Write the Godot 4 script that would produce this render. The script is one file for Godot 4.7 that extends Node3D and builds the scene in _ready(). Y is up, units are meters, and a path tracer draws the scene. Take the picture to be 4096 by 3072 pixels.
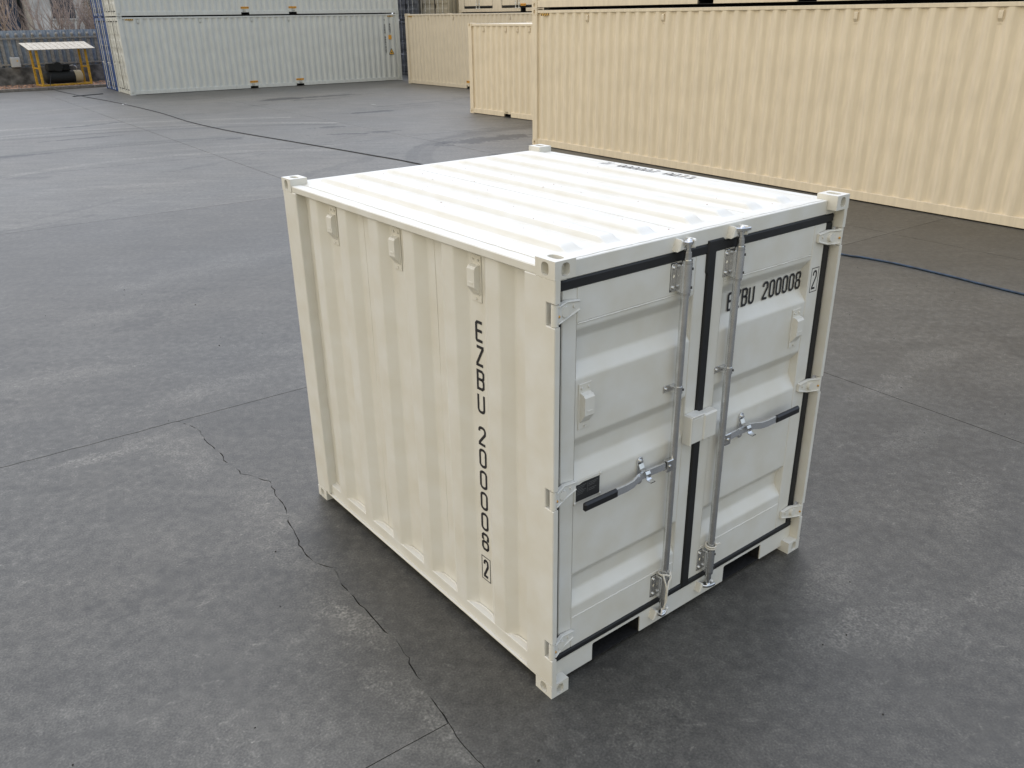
extends Node3D

# ------------------------------------------------------------------ mesh building
class Shape:
	var v := PackedVector3Array()
	var n := PackedVector3Array()
	var uv2 := PackedVector2Array()
	func tri(a: Vector3, b: Vector3, c: Vector3, na: Vector3, nb: Vector3, nc: Vector3) -> void:
		if (b - a).cross(c - a).dot(na + nb + nc) > 0.0:
			v.append_array([a, c, b]); n.append_array([na, nc, nb])
		else:
			v.append_array([a, b, c]); n.append_array([na, nb, nc])
	func flat(a: Vector3, b: Vector3, c: Vector3, out: Vector3) -> void:
		var k := (b - a).cross(c - a)
		if k.length_squared() < 1e-16: return
		k = k.normalized()
		if k.dot(out) < 0.0: k = -k
		tri(a, b, c, k, k, k)
	func quad(a: Vector3, b: Vector3, c: Vector3, d: Vector3, out: Vector3) -> void:
		flat(a, b, c, out); flat(a, c, d, out)
	func box(lo: Vector3, hi: Vector3, bev := 0.0, xf := Transform3D.IDENTITY) -> void:
		var c := (lo + hi) * 0.5
		var h := (hi - lo).abs() * 0.5
		bev = minf(bev, minf(h.x, minf(h.y, h.z)) * 0.9)
		var o := xf * c
		for ax in 3:
			for s in [-1.0, 1.0]:
				var u := (ax + 1) % 3
				var w := (ax + 2) % 3
				var p := []
				for q in [[-1, -1], [1, -1], [1, 1], [-1, 1]]:
					var k := Vector3.ZERO
					k[ax] = s * h[ax]; k[u] = q[0] * (h[u] - bev); k[w] = q[1] * (h[w] - bev)
					p.append(xf * (c + k))
				quad(p[0], p[1], p[2], p[3], (p[0] + p[2]) * 0.5 - o)
		if bev <= 0.0: return
		for ax in 3:
			var u := (ax + 1) % 3
			var w := (ax + 2) % 3
			for su in [-1.0, 1.0]:
				for sw in [-1.0, 1.0]:
					var p := []
					for q in [[-1, 0], [1, 0], [1, 1], [-1, 1]]:
						var k := Vector3.ZERO
						k[ax] = q[0] * (h[ax] - bev)
						k[u] = su * (h[u] - (bev if q[1] == 1 else 0.0)); k[w] = sw * (h[w] - (bev if q[1] == 0 else 0.0))
						p.append(xf * (c + k))
					quad(p[0], p[1], p[2], p[3], (p[0] + p[2]) * 0.5 - o)
		for sx in [-1.0, 1.0]:
			for sy in [-1.0, 1.0]:
				for sz in [-1.0, 1.0]:
					var a := xf * (c + Vector3(sx * h.x, sy * (h.y - bev), sz * (h.z - bev)))
					var b := xf * (c + Vector3(sx * (h.x - bev), sy * h.y, sz * (h.z - bev)))
					var d := xf * (c + Vector3(sx * (h.x - bev), sy * (h.y - bev), sz * h.z))
					flat(a, b, d, a - o)
	func prism(poly: PackedVector2Array, depth: float, xf: Transform3D, bev := 0.0) -> void:
		# poly in local xy, pushed along local z from 0 to depth; the far rim is chamfered
		var area := 0.0
		for i in poly.size():
			var a := poly[i]; var b := poly[(i + 1) % poly.size()]
			area += a.x * b.y - b.x * a.y
		var top := poly
		if bev > 0.0:
			var off := Geometry2D.offset_polygon(poly, -bev, Geometry2D.JOIN_MITER)
			if off.size() == 1 and off[0].size() == poly.size():
				# align starting vertex
				var best := 0
				for i in off[0].size():
					if off[0][i].distance_to(poly[0]) < off[0][best].distance_to(poly[0]): best = i
				var r := PackedVector2Array()
				var step := 1
				var oa := 0.0
				for i in off[0].size():
					var a := off[0][i]; var b := off[0][(i + 1) % off[0].size()]
					oa += a.x * b.y - b.x * a.y
				if oa * area < 0: step = -1
				for i in poly.size(): r.append(off[0][posmod(best + step * i, poly.size())])
				top = r
			else:
				bev = 0.0
		var bz := xf.basis.z.normalized()
		var sgn := signf(depth)
		var e := depth - sgn * bev
		for pair in [[poly, 0.0, -sgn], [top, depth, sgn]]:
			var idx := Geometry2D.triangulate_polygon(pair[0])
			for i in range(0, idx.size(), 3):
				var q: PackedVector2Array = pair[0]
				var a := q[idx[i]]; var b := q[idx[i + 1]]; var c := q[idx[i + 2]]
				flat(xf * Vector3(a.x, a.y, pair[1]), xf * Vector3(b.x, b.y, pair[1]), xf * Vector3(c.x, c.y, pair[1]), bz * pair[2])
		for i in poly.size():
			var j := (i + 1) % poly.size()
			var a := poly[i]; var b := poly[j]
			var d := b - a
			var o2 := Vector2(d.y, -d.x) * signf(area)
			var o := xf.basis * Vector3(o2.x, o2.y, 0)
			quad(xf * Vector3(a.x, a.y, 0), xf * Vector3(b.x, b.y, 0), xf * Vector3(b.x, b.y, e), xf * Vector3(a.x, a.y, e), o)
			if bev > 0.0:
				quad(xf * Vector3(a.x, a.y, e), xf * Vector3(b.x, b.y, e), xf * Vector3(top[j].x, top[j].y, depth), xf * Vector3(top[i].x, top[i].y, depth), o + bz * sgn * o.length())
	func cyl(a: Vector3, b: Vector3, r: float, seg := 16, r2 := -1.0, caps := true) -> void:
		if r2 < 0.0: r2 = r
		var d := (b - a).normalized()
		var u := d.cross(Vector3.UP if absf(d.y) < 0.9 else Vector3.RIGHT).normalized()
		var w := d.cross(u)
		for i in seg:
			var t0 := TAU * i / seg
			var t1 := TAU * (i + 1) / seg
			var e0 := u * cos(t0) + w * sin(t0)
			var e1 := u * cos(t1) + w * sin(t1)
			tri(a + e0 * r, a + e1 * r, b + e1 * r2, e0, e1, e1)
			tri(a + e0 * r, b + e1 * r2, b + e0 * r2, e0, e1, e0)
			if caps:
				flat(a, a + e0 * r, a + e1 * r, -d)
				flat(b, b + e0 * r2, b + e1 * r2, d)
	func lathe(base: Vector3, axis: Vector3, prof: Array, seg := 18) -> void:
		# prof: [radius, height] pairs
		for i in prof.size() - 1:
			var p = prof[i]; var q = prof[i + 1]
			cyl(base + axis * p[1], base + axis * q[1], maxf(p[0], 1e-5), seg, maxf(q[0], 1e-5), false)
			var dr: float = q[0] - p[0]
			if absf(q[1] - p[1]) < 1e-5:
				pass
		var f = prof[0]; var l = prof[prof.size() - 1]
		if f[0] > 0.001: cyl(base + axis * f[1], base + axis * (f[1] - 0.0002), f[0], seg)
		if l[0] > 0.001: cyl(base + axis * l[1], base + axis * (l[1] + 0.0002), l[0], seg)
	func ball(c: Vector3, r: Vector3, seg := 12) -> void:
		for i in seg:
			for j in seg / 2:
				var p := []
				for k in [[i, j], [i + 1, j], [i + 1, j + 1], [i, j + 1]]:
					var th: float = TAU * k[0] / seg
					var ph: float = PI * k[1] / (seg / 2) - PI / 2
					p.append(Vector3(cos(th) * cos(ph), sin(ph), sin(th) * cos(ph)))
				tri(c + p[0] * r, c + p[1] * r, c + p[2] * r, p[0], p[1], p[2])
				tri(c + p[0] * r, c + p[2] * r, c + p[3] * r, p[0], p[2], p[3])
	func tube(path: PackedVector3Array, r, seg := 8, closed := false) -> void:
		# r: a number or a list with one radius per point
		var m := path.size()
		var rings := []
		var nor := []
		var u := Vector3.ZERO
		for i in m:
			var d: Vector3
			if closed: d = path[(i + 1) % m] - path[posmod(i - 1, m)]
			else: d = path[mini(i + 1, m - 1)] - path[maxi(i - 1, 0)]
			d = d.normalized()
			if u == Vector3.ZERO: u = d.cross(Vector3.UP if absf(d.y) < 0.9 else Vector3.RIGHT).normalized()
			u = (u - d * u.dot(d)).normalized()
			var w := d.cross(u)
			var ring := PackedVector3Array()
			var nn := PackedVector3Array()
			var rr: float = r[i] if r is Array else r
			for k in seg:
				var e := u * cos(TAU * k / seg) + w * sin(TAU * k / seg)
				ring.append(path[i] + e * rr); nn.append(e)
			rings.append(ring); nor.append(nn)
		for i in (m if closed else m - 1):
			var j := (i + 1) % m
			for k in seg:
				var l := (k + 1) % seg
				tri(rings[i][k], rings[i][l], rings[j][l], nor[i][k], nor[i][l], nor[j][l])
				tri(rings[i][k], rings[j][l], rings[j][k], nor[i][k], nor[j][l], nor[j][k])
		if not closed:
			for k in range(1, seg - 1):
				flat(rings[0][0], rings[0][k], rings[0][k + 1], path[0] - path[1])
				flat(rings[m - 1][0], rings[m - 1][k], rings[m - 1][k + 1], path[m - 1] - path[m - 2])
	func sheet(prof: PackedVector2Array, o: Vector3, du: Vector3, dv: Vector3, dw: Vector3, length: float, thick := 0.0, dents: FastNoiseLite = null, amp := 0.0) -> void:
		# a bent sheet: prof (along du, inwards along dv) pulled along dw
		var nn := PackedVector3Array()
		for i in prof.size():
			var d := (prof[mini(i + 1, prof.size() - 1)] - prof[maxi(i - 1, 0)]).normalized()
			nn.append((du * d.y - dv * d.x).normalized())
		for lay in (2 if thick > 0.0 else 1):
			var sg := 1.0 if lay == 0 else -1.0
			var back := dv * (thick if lay == 1 else 0.0)
			for i in prof.size() - 1:
				var a := o + du * prof[i].x + dv * prof[i].y + back
				var b := o + du * prof[i + 1].x + dv * prof[i + 1].y + back
				var na := nn[i] * sg; var nb := nn[i + 1] * sg
				if amp > 0.0 and lay == 0:
					var rows := 14
					for r in rows:
						var q := []
						for e in [[a, 0], [b, 0], [b, 1], [a, 1]]:
							var p: Vector3 = e[0] + dw * length * float(r + e[1]) / rows
							q.append(p + dv * dents.get_noise_3dv(p) * amp)
						tri(q[0], q[1], q[2], na, nb, nb)
						tri(q[0], q[2], q[3], na, nb, na)
				else:
					tri(a, b, b + dw * length, na, nb, nb)
					tri(a, b + dw * length, a + dw * length, na, nb, na)
	func stroke(pts: PackedVector2Array, t: float, xf: Transform3D, closed := false) -> void:
		var m := pts.size()
		var l := PackedVector2Array(); var r := PackedVector2Array()
		for i in m:
			var a := pts[posmod(i - 1, m)]; var b := pts[i]; var c := pts[(i + 1) % m]
			var d0 := (b - a).normalized(); var d1 := (c - b).normalized()
			if not closed and i == 0: d0 = d1
			if not closed and i == m - 1: d1 = d0
			var mit := (Vector2(-d0.y, d0.x) + Vector2(-d1.y, d1.x)).normalized()
			var k := t * 0.5 / maxf(0.35, mit.dot(Vector2(-d0.y, d0.x)))
			l.append(b + mit * k); r.append(b - mit * k)
		for i in (m if closed else m - 1):
			var j := (i + 1) % m
			quad(xf * Vector3(l[i].x, l[i].y, 0), xf * Vector3(l[j].x, l[j].y, 0), xf * Vector3(r[j].x, r[j].y, 0), xf * Vector3(r[i].x, r[i].y, 0), xf.basis.z)
	func glyph(ch: String, w: float, h: float, t: float, xf: Transform3D) -> void:
		var k := t * 0.5
		var f := func(list: Array) -> PackedVector2Array:
			var o := PackedVector2Array()
			for p in list: o.append(Vector2(k + p[0] * (w - t), k + p[1] * (h - t)))
			return o
		match ch:
			"E":
				stroke(f.call([[1, 1], [0.2, 1], [0, 0.9], [0, 0.06], [0.08, 0], [1, 0]]), t, xf)
				stroke(PackedVector2Array([Vector2(t, h * 0.53), Vector2(w * 0.85, h * 0.53)]), t, xf)
			"Z": stroke(f.call([[0, 1], [1, 1], [1, 0.93], [0, 0.07], [0, 0], [1, 0]]), t, xf)
			"B":
				stroke(f.call([[0, 0], [0, 1], [0.75, 1], [1, 0.9], [1, 0.64], [0.8, 0.53], [1, 0.42], [1, 0.1], [0.75, 0]]), t, xf, true)
				stroke(PackedVector2Array([Vector2(t, h * 0.53), Vector2(w * 0.72, h * 0.53)]), t, xf)
			"U": stroke(f.call([[0, 1], [0, 0.16], [0.12, 0.05], [0.35, 0], [0.65, 0], [0.88, 0.05], [1, 0.16], [1, 1]]), t, xf)
			"2": stroke(f.call([[0, 0.76], [0, 0.87], [0.12, 0.96], [0.35, 1], [0.65, 1], [0.88, 0.96], [1, 0.87], [1, 0.66], [0, 0.08], [0, 0], [1, 0]]), t, xf)
			"0": stroke(f.call([[0, 0.14], [0, 0.86], [0.12, 0.95], [0.35, 1], [0.65, 1], [0.88, 0.95], [1, 0.86], [1, 0.14], [0.88, 0.05], [0.65, 0], [0.35, 0], [0.12, 0.05]]), t, xf, true)
			"8":
				stroke(f.call([[0, 0.12], [0, 0.4], [0.22, 0.51], [0.78, 0.51], [1, 0.4], [1, 0.12], [0.78, 0], [0.22, 0]]), t, xf, true)
				stroke(f.call([[0.22, 0.51 + t / h], [0, 0.62 + t / h * 0.5], [0, 0.9], [0.22, 1], [0.78, 1], [1, 0.9], [1, 0.62 + t / h * 0.5], [0.78, 0.51 + t / h]]), t, xf)
	func mesh() -> ArrayMesh:
		var arr := []
		arr.resize(Mesh.ARRAY_MAX)
		arr[Mesh.ARRAY_VERTEX] = v
		arr[Mesh.ARRAY_NORMAL] = n
		if uv2.size() == v.size():
			arr[Mesh.ARRAY_TEX_UV] = uv2
			arr[Mesh.ARRAY_TEX_UV2] = uv2
		var m := ArrayMesh.new()
		m.add_surface_from_arrays(Mesh.PRIMITIVE_TRIANGLES, arr)
		return m

const SKY := 1.27
const SUN := Vector3(0.38, 1.0, -0.5)
var M := {}
var taken := {}
var rng := RandomNumberGenerator.new()

func overcast() -> ImageTexture:
	# a closed, hazy cloud cover, about even, a touch warm and bright on the left and cool behind the camera
	var im := Image.create(256, 128, false, Image.FORMAT_RGBF)
	var f := FastNoiseLite.new(); f.seed = 3; f.frequency = 0.9; f.fractal_octaves = 4
	for j in 128:
		var up := (0.5 - (j + 0.5) / 128.0) * PI
		for i in 256:
			var az := (i + 0.5) / 256.0 * TAU
			var d := V(sin(az) * cos(up), sin(up), -cos(az) * cos(up))
			var w := d.dot(V(-0.42, 0.0, -0.91))
			var h := d.dot(V(-0.99, 0.0, 0.1))
			if h < 0.0: h *= 0.25
			var l := SKY * (1.0 + 0.06 * f.get_noise_3dv(d * 1.6)) * (1.0 + 0.37 * w)
			im.set_pixel(i, j, Color(l * (0.985 - 0.11 * d.y + 0.20 * h - 0.07 * maxf(0.0, d.z)), l, l * (1.0 + 0.30 * d.y - 0.38 * h)) if d.y > 0.0 else Color(l * 0.3, l * 0.3, l * 0.3))
	return ImageTexture.create_from_image(im)

func V(x: float, y: float, z: float) -> Vector3: return Vector3(x, y, z)

func numbered(called: String) -> String:
	taken[called] = taken.get(called, -1) + 1
	return called if taken[called] == 0 else "%s_%03d" % [called, taken[called]]

func thing(called: String, label: String, category: String, at := Vector3.ZERO, turn := 0.0, group := "") -> Node3D:
	var o := Node3D.new()
	o.name = numbered(called)
	add_child(o)
	o.position = at; o.rotation.y = turn
	o.set_meta("label", label); o.set_meta("category", category)
	if group: o.set_meta("group", group)
	return o

func part(called: String, s: Shape, mat: Material, parent: Node3D) -> MeshInstance3D:
	return place(called, s.mesh(), mat, parent)

func place(called: String, mesh: Mesh, mat: Material, parent: Node3D, xf := Transform3D.IDENTITY) -> MeshInstance3D:
	var o := MeshInstance3D.new()
	o.name = called
	o.mesh = mesh
	o.material_override = mat
	o.transform = xf
	parent.add_child(o, true)
	return o

func lin(r: float, g: float, b: float) -> Color: return Color(r, g, b).linear_to_srgb()

func fillet(p: PackedVector2Array, r: float, seg := 3) -> PackedVector2Array:
	var o := PackedVector2Array()
	for i in p.size():
		if i == 0 or i == p.size() - 1:
			o.append(p[i]); continue
		var a := p[i - 1] - p[i]; var b := p[i + 1] - p[i]
		var k := minf(r, minf(a.length(), b.length()) * 0.45)
		var s := p[i] + a.normalized() * k; var e := p[i] + b.normalized() * k
		for j in seg + 1:
			var t := float(j) / seg
			o.append(s.lerp(p[i], t).lerp(p[i].lerp(e, t), t))
	return o

# ------------------------------------------------------------------ textures and materials
func noise_tex(freq: float, lo: float, hi: float, size := 256, oct := 4, sd := 1, kind := FastNoiseLite.TYPE_SIMPLEX_SMOOTH, tint := Color(1, 1, 1)) -> ImageTexture:
	var f := FastNoiseLite.new()
	f.seed = sd; f.noise_type = kind; f.frequency = freq; f.fractal_octaves = oct
	var im := f.get_seamless_image(size, size)
	im.convert(Image.FORMAT_RGB8)
	var d := im.get_data()
	for i in range(0, d.size(), 3):
		var q := d[i] / 255.0
		var val := lerpf(lo, hi, q)
		d[i] = int(clampf(val * lerpf(1.0, tint.r, 1.0 - q), 0, 1) * 255)
		d[i + 1] = int(clampf(val * lerpf(1.0, tint.g, 1.0 - q), 0, 1) * 255)
		d[i + 2] = int(clampf(val * lerpf(1.0, tint.b, 1.0 - q), 0, 1) * 255)
	return ImageTexture.create_from_image(Image.create_from_data(size, size, false, Image.FORMAT_RGB8, d))

func mat(key: String, c: Color, rough := 0.6, metal := 0.0, tex: Texture2D = null, scale := 1.0, bump: Texture2D = null, bump_cm := 0.0) -> StandardMaterial3D:
	var m := StandardMaterial3D.new()
	m.resource_name = key
	m.albedo_color = c; m.roughness = rough; m.metallic = metal
	if tex or bump:
		m.uv1_triplanar = true
		m.uv1_scale = Vector3.ONE * scale
	if tex: m.albedo_texture = tex
	if bump:
		m.heightmap_enabled = true; m.heightmap_texture = bump; m.heightmap_scale = bump_cm
	M[key] = m
	return m

func make_materials() -> void:
	var grime := noise_tex(0.014, 0.955, 1.0, 512, 5, 3, FastNoiseLite.TYPE_SIMPLEX_SMOOTH, Color(1, 0.985, 0.95))
	var grain := noise_tex(0.06, 0.0, 1.0, 256, 4, 9)
	var patchy := noise_tex(0.02, 0.72, 1.0, 256, 5, 11)
	var streak := streaks()
	mat("cream_paint", lin(0.70, 0.695, 0.665), 0.42, 0.0, grime, 0.55, grain, 0.012)
	mat("beige_paint", lin(0.80, 0.712, 0.575), 0.5, 0.0, streak, 0.22, grain, 0.02)
	mat("beige_pale_paint", lin(0.70, 0.635, 0.535), 0.5, 0.0, streak, 0.22)
	mat("grey_paint", lin(0.635, 0.66, 0.665), 0.5, 0.0, streak, 0.2)
	mat("dull_grey_paint", lin(0.20, 0.20, 0.195), 0.6, 0.0, patchy, 0.4)
	mat("tan_paint", lin(0.42, 0.38, 0.30), 0.55, 0.0, streak, 0.25)
	mat("blue_paint", lin(0.025, 0.085, 0.30), 0.5, 0.0, patchy, 0.5)
	mat("rod_white", lin(0.62, 0.62, 0.60), 0.45)
	mat("rubber", lin(0.012, 0.012, 0.013), 0.62, 0.0, patchy, 1.5)
	mat("black_grip", lin(0.01, 0.01, 0.012), 0.42)
	mat("zinc", lin(0.80, 0.805, 0.81), 0.24, 0.95, noise_tex(0.03, 0.9, 1.0, 256, 4, 21), 2.0)
	mat("bright_zinc", lin(0.86, 0.86, 0.85), 0.18, 1.0, noise_tex(0.03, 0.8, 1.0, 128, 3, 22), 4.0)
	mat("handle_zinc", lin(0.80, 0.82, 0.85), 0.22, 0.9)
	mat("bolt_black", lin(0.01, 0.01, 0.01), 0.5)
	mat("brass", lin(0.55, 0.30, 0.08), 0.4, 0.6)
	mat("print_black", lin(0.012, 0.011, 0.014), 0.5)
	mat("plate_dark", lin(0.045, 0.045, 0.046), 0.35, 0.4)
	mat("plate_print", lin(0.13, 0.13, 0.13), 0.6)
	mat("pocket_dark", lin(0.016, 0.016, 0.017), 0.7, 0.0, noise_tex(0.04, 0.4, 1.0, 256, 4, 31), 4.0)
	mat("rope_white", lin(0.66, 0.63, 0.56), 0.85)
	mat("sticker_orange", lin(0.70, 0.33, 0.035), 0.55)
	mat("sticker_yellow", lin(0.72, 0.42, 0.07), 0.55)
	mat("yellow_paint", lin(0.78, 0.45, 0.04), 0.5, 0.0, patchy, 2.0)
	mat("roof_sheet", lin(0.68, 0.61, 0.49), 0.55, 0.0, patchy, 1.0)
	mat("fence_blue", lin(0.40, 0.455, 0.53), 0.6, 0.0, patchy, 0.6)
	mat("fence_picket", lin(0.36, 0.335, 0.30), 0.8, 0.0, patchy, 1.5)
	mat("base_wall", lin(0.24, 0.225, 0.21), 0.9, 0.0, noise_tex(0.02, 0.45, 1.0, 256, 5, 41), 0.35)
	mat("kerb_stone", lin(0.26, 0.235, 0.21), 0.9, 0.0, patchy, 1.2)
	mat("soil", lin(0.17, 0.13, 0.10), 0.95, 0.0, patchy, 0.8)
	mat("tank_cream", lin(0.50, 0.42, 0.27), 0.5)
	mat("engine_dark", lin(0.02, 0.022, 0.022), 0.7, 0.0, patchy, 3.0)
	mat("box_white", lin(0.52, 0.51, 0.49), 0.6)
	mat("hose_dark", lin(0.03, 0.032, 0.036), 0.6)
	mat("hose_blue", lin(0.018, 0.06, 0.13), 0.5, 0.0, noise_tex(0.05, 0.35, 1.0, 128, 3, 51), 1.2)
	mat("bark", lin(0.52, 0.42, 0.37), 0.9, 0.0, patchy, 2.0)
	mat("bark_pale", lin(0.48, 0.36, 0.26), 0.9, 0.0, patchy, 2.0)
	mat("needle", lin(0.035, 0.045, 0.03), 0.8)
	mat("wall_blue", lin(0.03, 0.06, 0.12), 0.7, 0.0, patchy, 0.2)
	mat("wall_pale", lin(0.72, 0.70, 0.68), 0.85, 0.0, patchy, 0.15)
	mat("window_dark", lin(0.04, 0.05, 0.06), 0.15)
	mat("litter", lin(0.36, 0.20, 0.12), 0.9)
	mat("pebble", lin(0.03, 0.028, 0.025), 0.9)
	mat("paper", lin(0.6, 0.6, 0.58), 0.8)
	mat("gap_dirt", lin(0.07, 0.065, 0.058), 0.95)

func streaks() -> ImageTexture:
	# faint rain marks that run down painted steel
	var f := FastNoiseLite.new()
	f.seed = 77; f.frequency = 0.11; f.fractal_octaves = 4
	var im := f.get_seamless_image(512, 64)
	im.resize(512, 512, Image.INTERPOLATE_CUBIC)
	f.seed = 78; f.frequency = 0.012
	var b := f.get_seamless_image(512, 512)
	im.convert(Image.FORMAT_L8); b.convert(Image.FORMAT_L8)
	var p := im.get_data(); var q := b.get_data()
	var out := PackedByteArray()
	out.resize(p.size() * 3)
	for i in p.size():
		var t := 0.885 + 0.075 * p[i] / 255.0 + 0.04 * q[i] / 255.0
		out[i * 3] = int(t * 255); out[i * 3 + 1] = int(t * 253); out[i * 3 + 2] = int(t * 248)
	return ImageTexture.create_from_image(Image.create_from_data(512, 512, false, Image.FORMAT_RGB8, out))

# ------------------------------------------------------------------ ground
const PHI := 0.038
func gp(a: float, b: float) -> Vector2: return Vector2(a - 0.039 * b, b + 0.037 * a)   # slab grid -> world x, z

func noise_bytes(freq: float, sd: int, size: int, oct := 4, kind := FastNoiseLite.TYPE_SIMPLEX_SMOOTH, ridged := false, sy := 1) -> PackedByteArray:
	var f := FastNoiseLite.new()
	f.seed = sd; f.frequency = freq; f.fractal_octaves = oct; f.noise_type = kind
	if ridged: f.fractal_type = FastNoiseLite.FRACTAL_RIDGED
	var im := f.get_image(size, size / sy)
	im.convert(Image.FORMAT_L8)
	if sy > 1: im.resize(size, size, Image.INTERPOLATE_CUBIC)
	return im.get_data()

func concrete_map(size: int, x0: float, z0: float, span: float, near: bool) -> ImageTexture:
	# stains, scuffs, spalls and puddle marks of the yard, seen from above
	var k := size / span
	var big := noise_bytes(0.35 / k * 1.0, 101, size, 4)
	var mid := noise_bytes(1.6 / k, 102, size, 5)
	var fine := noise_bytes(9.0 / k, 103, size, 3)
	var scuff := noise_bytes(6.0 / k, 104, size, 4, FastNoiseLite.TYPE_SIMPLEX_SMOOTH, true)
	var drag := noise_bytes(4.0 / k, 105, size, 4, FastNoiseLite.TYPE_SIMPLEX_SMOOTH, false, 6)
	var hue := noise_bytes(0.25 / k, 106, size, 3)
	var val := PackedFloat32Array()
	val.resize(size * size)
	var ca := 0.79; var sa := 0.61   # most wheels cross the yard this way
	var mask := size - 1
	for j in size:
		for i in size:
			var at := j * size + i
			var u := int(i * ca + j * sa) & mask
			var w := int(-i * sa + j * ca) & mask
			var b := big[at] / 255.0
			var m := mid[at] / 255.0
			var d := drag[u * size + w] / 255.0
			var s := scuff[((w * 3) & mask) * size + u] / 255.0
			var t := (0.405 if near else 0.465) + 0.07 * b + 0.04 * m + (0.08 if near else 0.14) * d + 0.12 * fine[at] / 255.0
			var pale := clampf((s - 0.72) * 5.0, 0.0, 1.0) * clampf((m - 0.42) * 4.0, 0.0, 1.0)
			val[at] = t + pale * 0.12 * (fine[at] / 255.0 + 0.3)
	var stain := func(x: float, z: float, rx: float, rz: float, turn: float, amount: float, rag: float) -> void:
		var r := maxf(rx, rz) * 1.5
		for j in range(maxi(0, int((z - r - z0) * k)), mini(size, int((z + r - z0) * k) + 1)):
			for i in range(maxi(0, int((x - r - x0) * k)), mini(size, int((x + r - x0) * k) + 1)):
				var at := j * size + i
				var p := Vector2(i / k + x0 - x, j / k + z0 - z).rotated(-turn)
				var e := Vector2(p.x / rx, p.y / rz).length() + (mid[at] / 255.0 - 0.5) * rag + (fine[at] / 255.0 - 0.5) * rag * 0.8
				var c := clampf((1.0 - e) * 5.0, 0.0, 1.0)
				if amount > 0.0: c *= clampf((fine[(at * 7 + 31) % val.size()] / 255.0 - 0.35) * 4.0, 0.0, 1.0)
				val[at] += c * amount
	rng.seed = 7
	if near:
		# crumbled edges along the crack and the joint
		for p in [[-0.62, -3.77, 0.35, 0.07], [-0.52, -3.6, 0.16, 0.12], [-0.47, -3.3, 0.1, 0.2], [-0.9, -3.7, 0.3, 0.05], [-0.36, -2.4, 0.1, 0.2], [-0.3, -2.1, 0.12, 0.14], [-0.46, -1.9, 0.1, 0.25],
				[-0.5, -1.25, 0.1, 0.12], [-0.47, -1.1, 0.1, 0.12], [-0.42, -0.98, 0.05, 0.16], [-0.66, -1.1, 0.14, 0.03], [-0.53, -0.65, 0.06, 0.05], [-0.52, -0.45, 0.07, 0.09], [-0.46, -0.24, 0.05, 0.12], [-0.5, 0.0, 0.05, 0.2],
				[4.3, -0.85, 0.3, 0.12], [5.05, -0.95, 0.35, 0.12], [1.65, 0.7, 0.3, 0.1], [1.3, 0.5, 0.16, 0.1], [0.2, 0.4, 0.2, 0.1], [1.7, 0.3, 0.2, 0.08], [0.16, -4.4, 0.5, 0.12], [0.1, -6.9, 0.6, 0.2], [1.6, -8.1, 0.9, 0.25], [1.0, -4.8, 0.4, 0.12], [-1.0, -5.5, 0.5, 0.15], [3.0, 0.4, 0.3, 0.1], [3.6, -0.3, 0.35, 0.1], [2.6, 1.0, 0.3, 0.1]]:
			stain.call(p[0], p[1], p[2] * 1.3, p[3] * 1.3, rng.randf_range(-0.3, 0.3), 0.13, 1.6)
		for n in 46:
			stain.call(rng.randf_range(-4, 9), rng.randf_range(-11, 3), rng.randf_range(0.15, 0.7), rng.randf_range(0.05, 0.16), -0.65 + rng.randf_range(-0.3, 0.3), 0.04, 1.9)
		for n in 26:
			stain.call(rng.randf_range(-4, 9), rng.randf_range(-11, 3), rng.randf_range(0.2, 0.9), rng.randf_range(0.1, 0.35), rng.randf_range(-0.9, 0.2), -0.05, 1.5)
		var knot := Vector2.ZERO
		for n in 1500:   # scratches, in clusters
			if n % 14 == 0: knot = Vector2(rng.randf_range(-2.8, 7), rng.randf_range(-8, 2.4))
			var c := knot + Vector2(rng.randfn(0, 0.22), rng.randfn(0, 0.22))
			var d := Vector2.from_angle(rng.randf_range(-0.4, 1.5))
			var bend := rng.randf_range(-6, 6)
			for q in int(rng.randf_range(2, 9)):
				var i := int((c.x - x0) * k); var j := int((c.y - z0) * k)
				if i > 0 and j > 0 and i < size and j < size: val[j * size + i] += 0.13
				c += d / k; d = d.rotated(bend / k)
	else:
		for p in [[10.75, -15.0, 1.5, 0.42, 0.05], [9.1, -20.0, 0.55, 0.2, 0.3], [8.7, -18.4, 0.9, 0.13, 0.5], [9.6, -18.2, 0.5, 0.1, 0.4], [11.8, -29.2, 0.9, 0.5, 0.1], [13.4, -29.1, 1.9, 0.28, 0.02], [12.6, -28.2, 0.7, 0.2, 0.2], [12.0, -22.7, 0.9, 0.22, 0.1], [6.2, -19.6, 0.3, 0.12, 0.2], [3.2, -22.4, 1.0, 0.12, 0.0], [4.2, -25.4, 1.2, 0.16, -0.2], [1.2, -20.2, 0.7, 0.14, 0.1], [17.4, -24.6, 0.9, 0.12, 0.0], [14.6, -24.1, 2.2, 0.06, -0.02], [10.2, -27.6, 0.7, 0.1, 0.1], [9.4, -12.9, 0.2, 0.1, 0.0]]:
			stain.call(p[0], p[1], p[2], p[3], p[4], -0.34, 1.1)
		for n in 60:
			stain.call(rng.randf_range(-3, 17), rng.randf_range(-36, -11), rng.randf_range(0.4, 2.2), rng.randf_range(0.05, 0.22), rng.randf_range(-0.5, 0.4), -0.07 if n % 2 else 0.12, 1.4)
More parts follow.
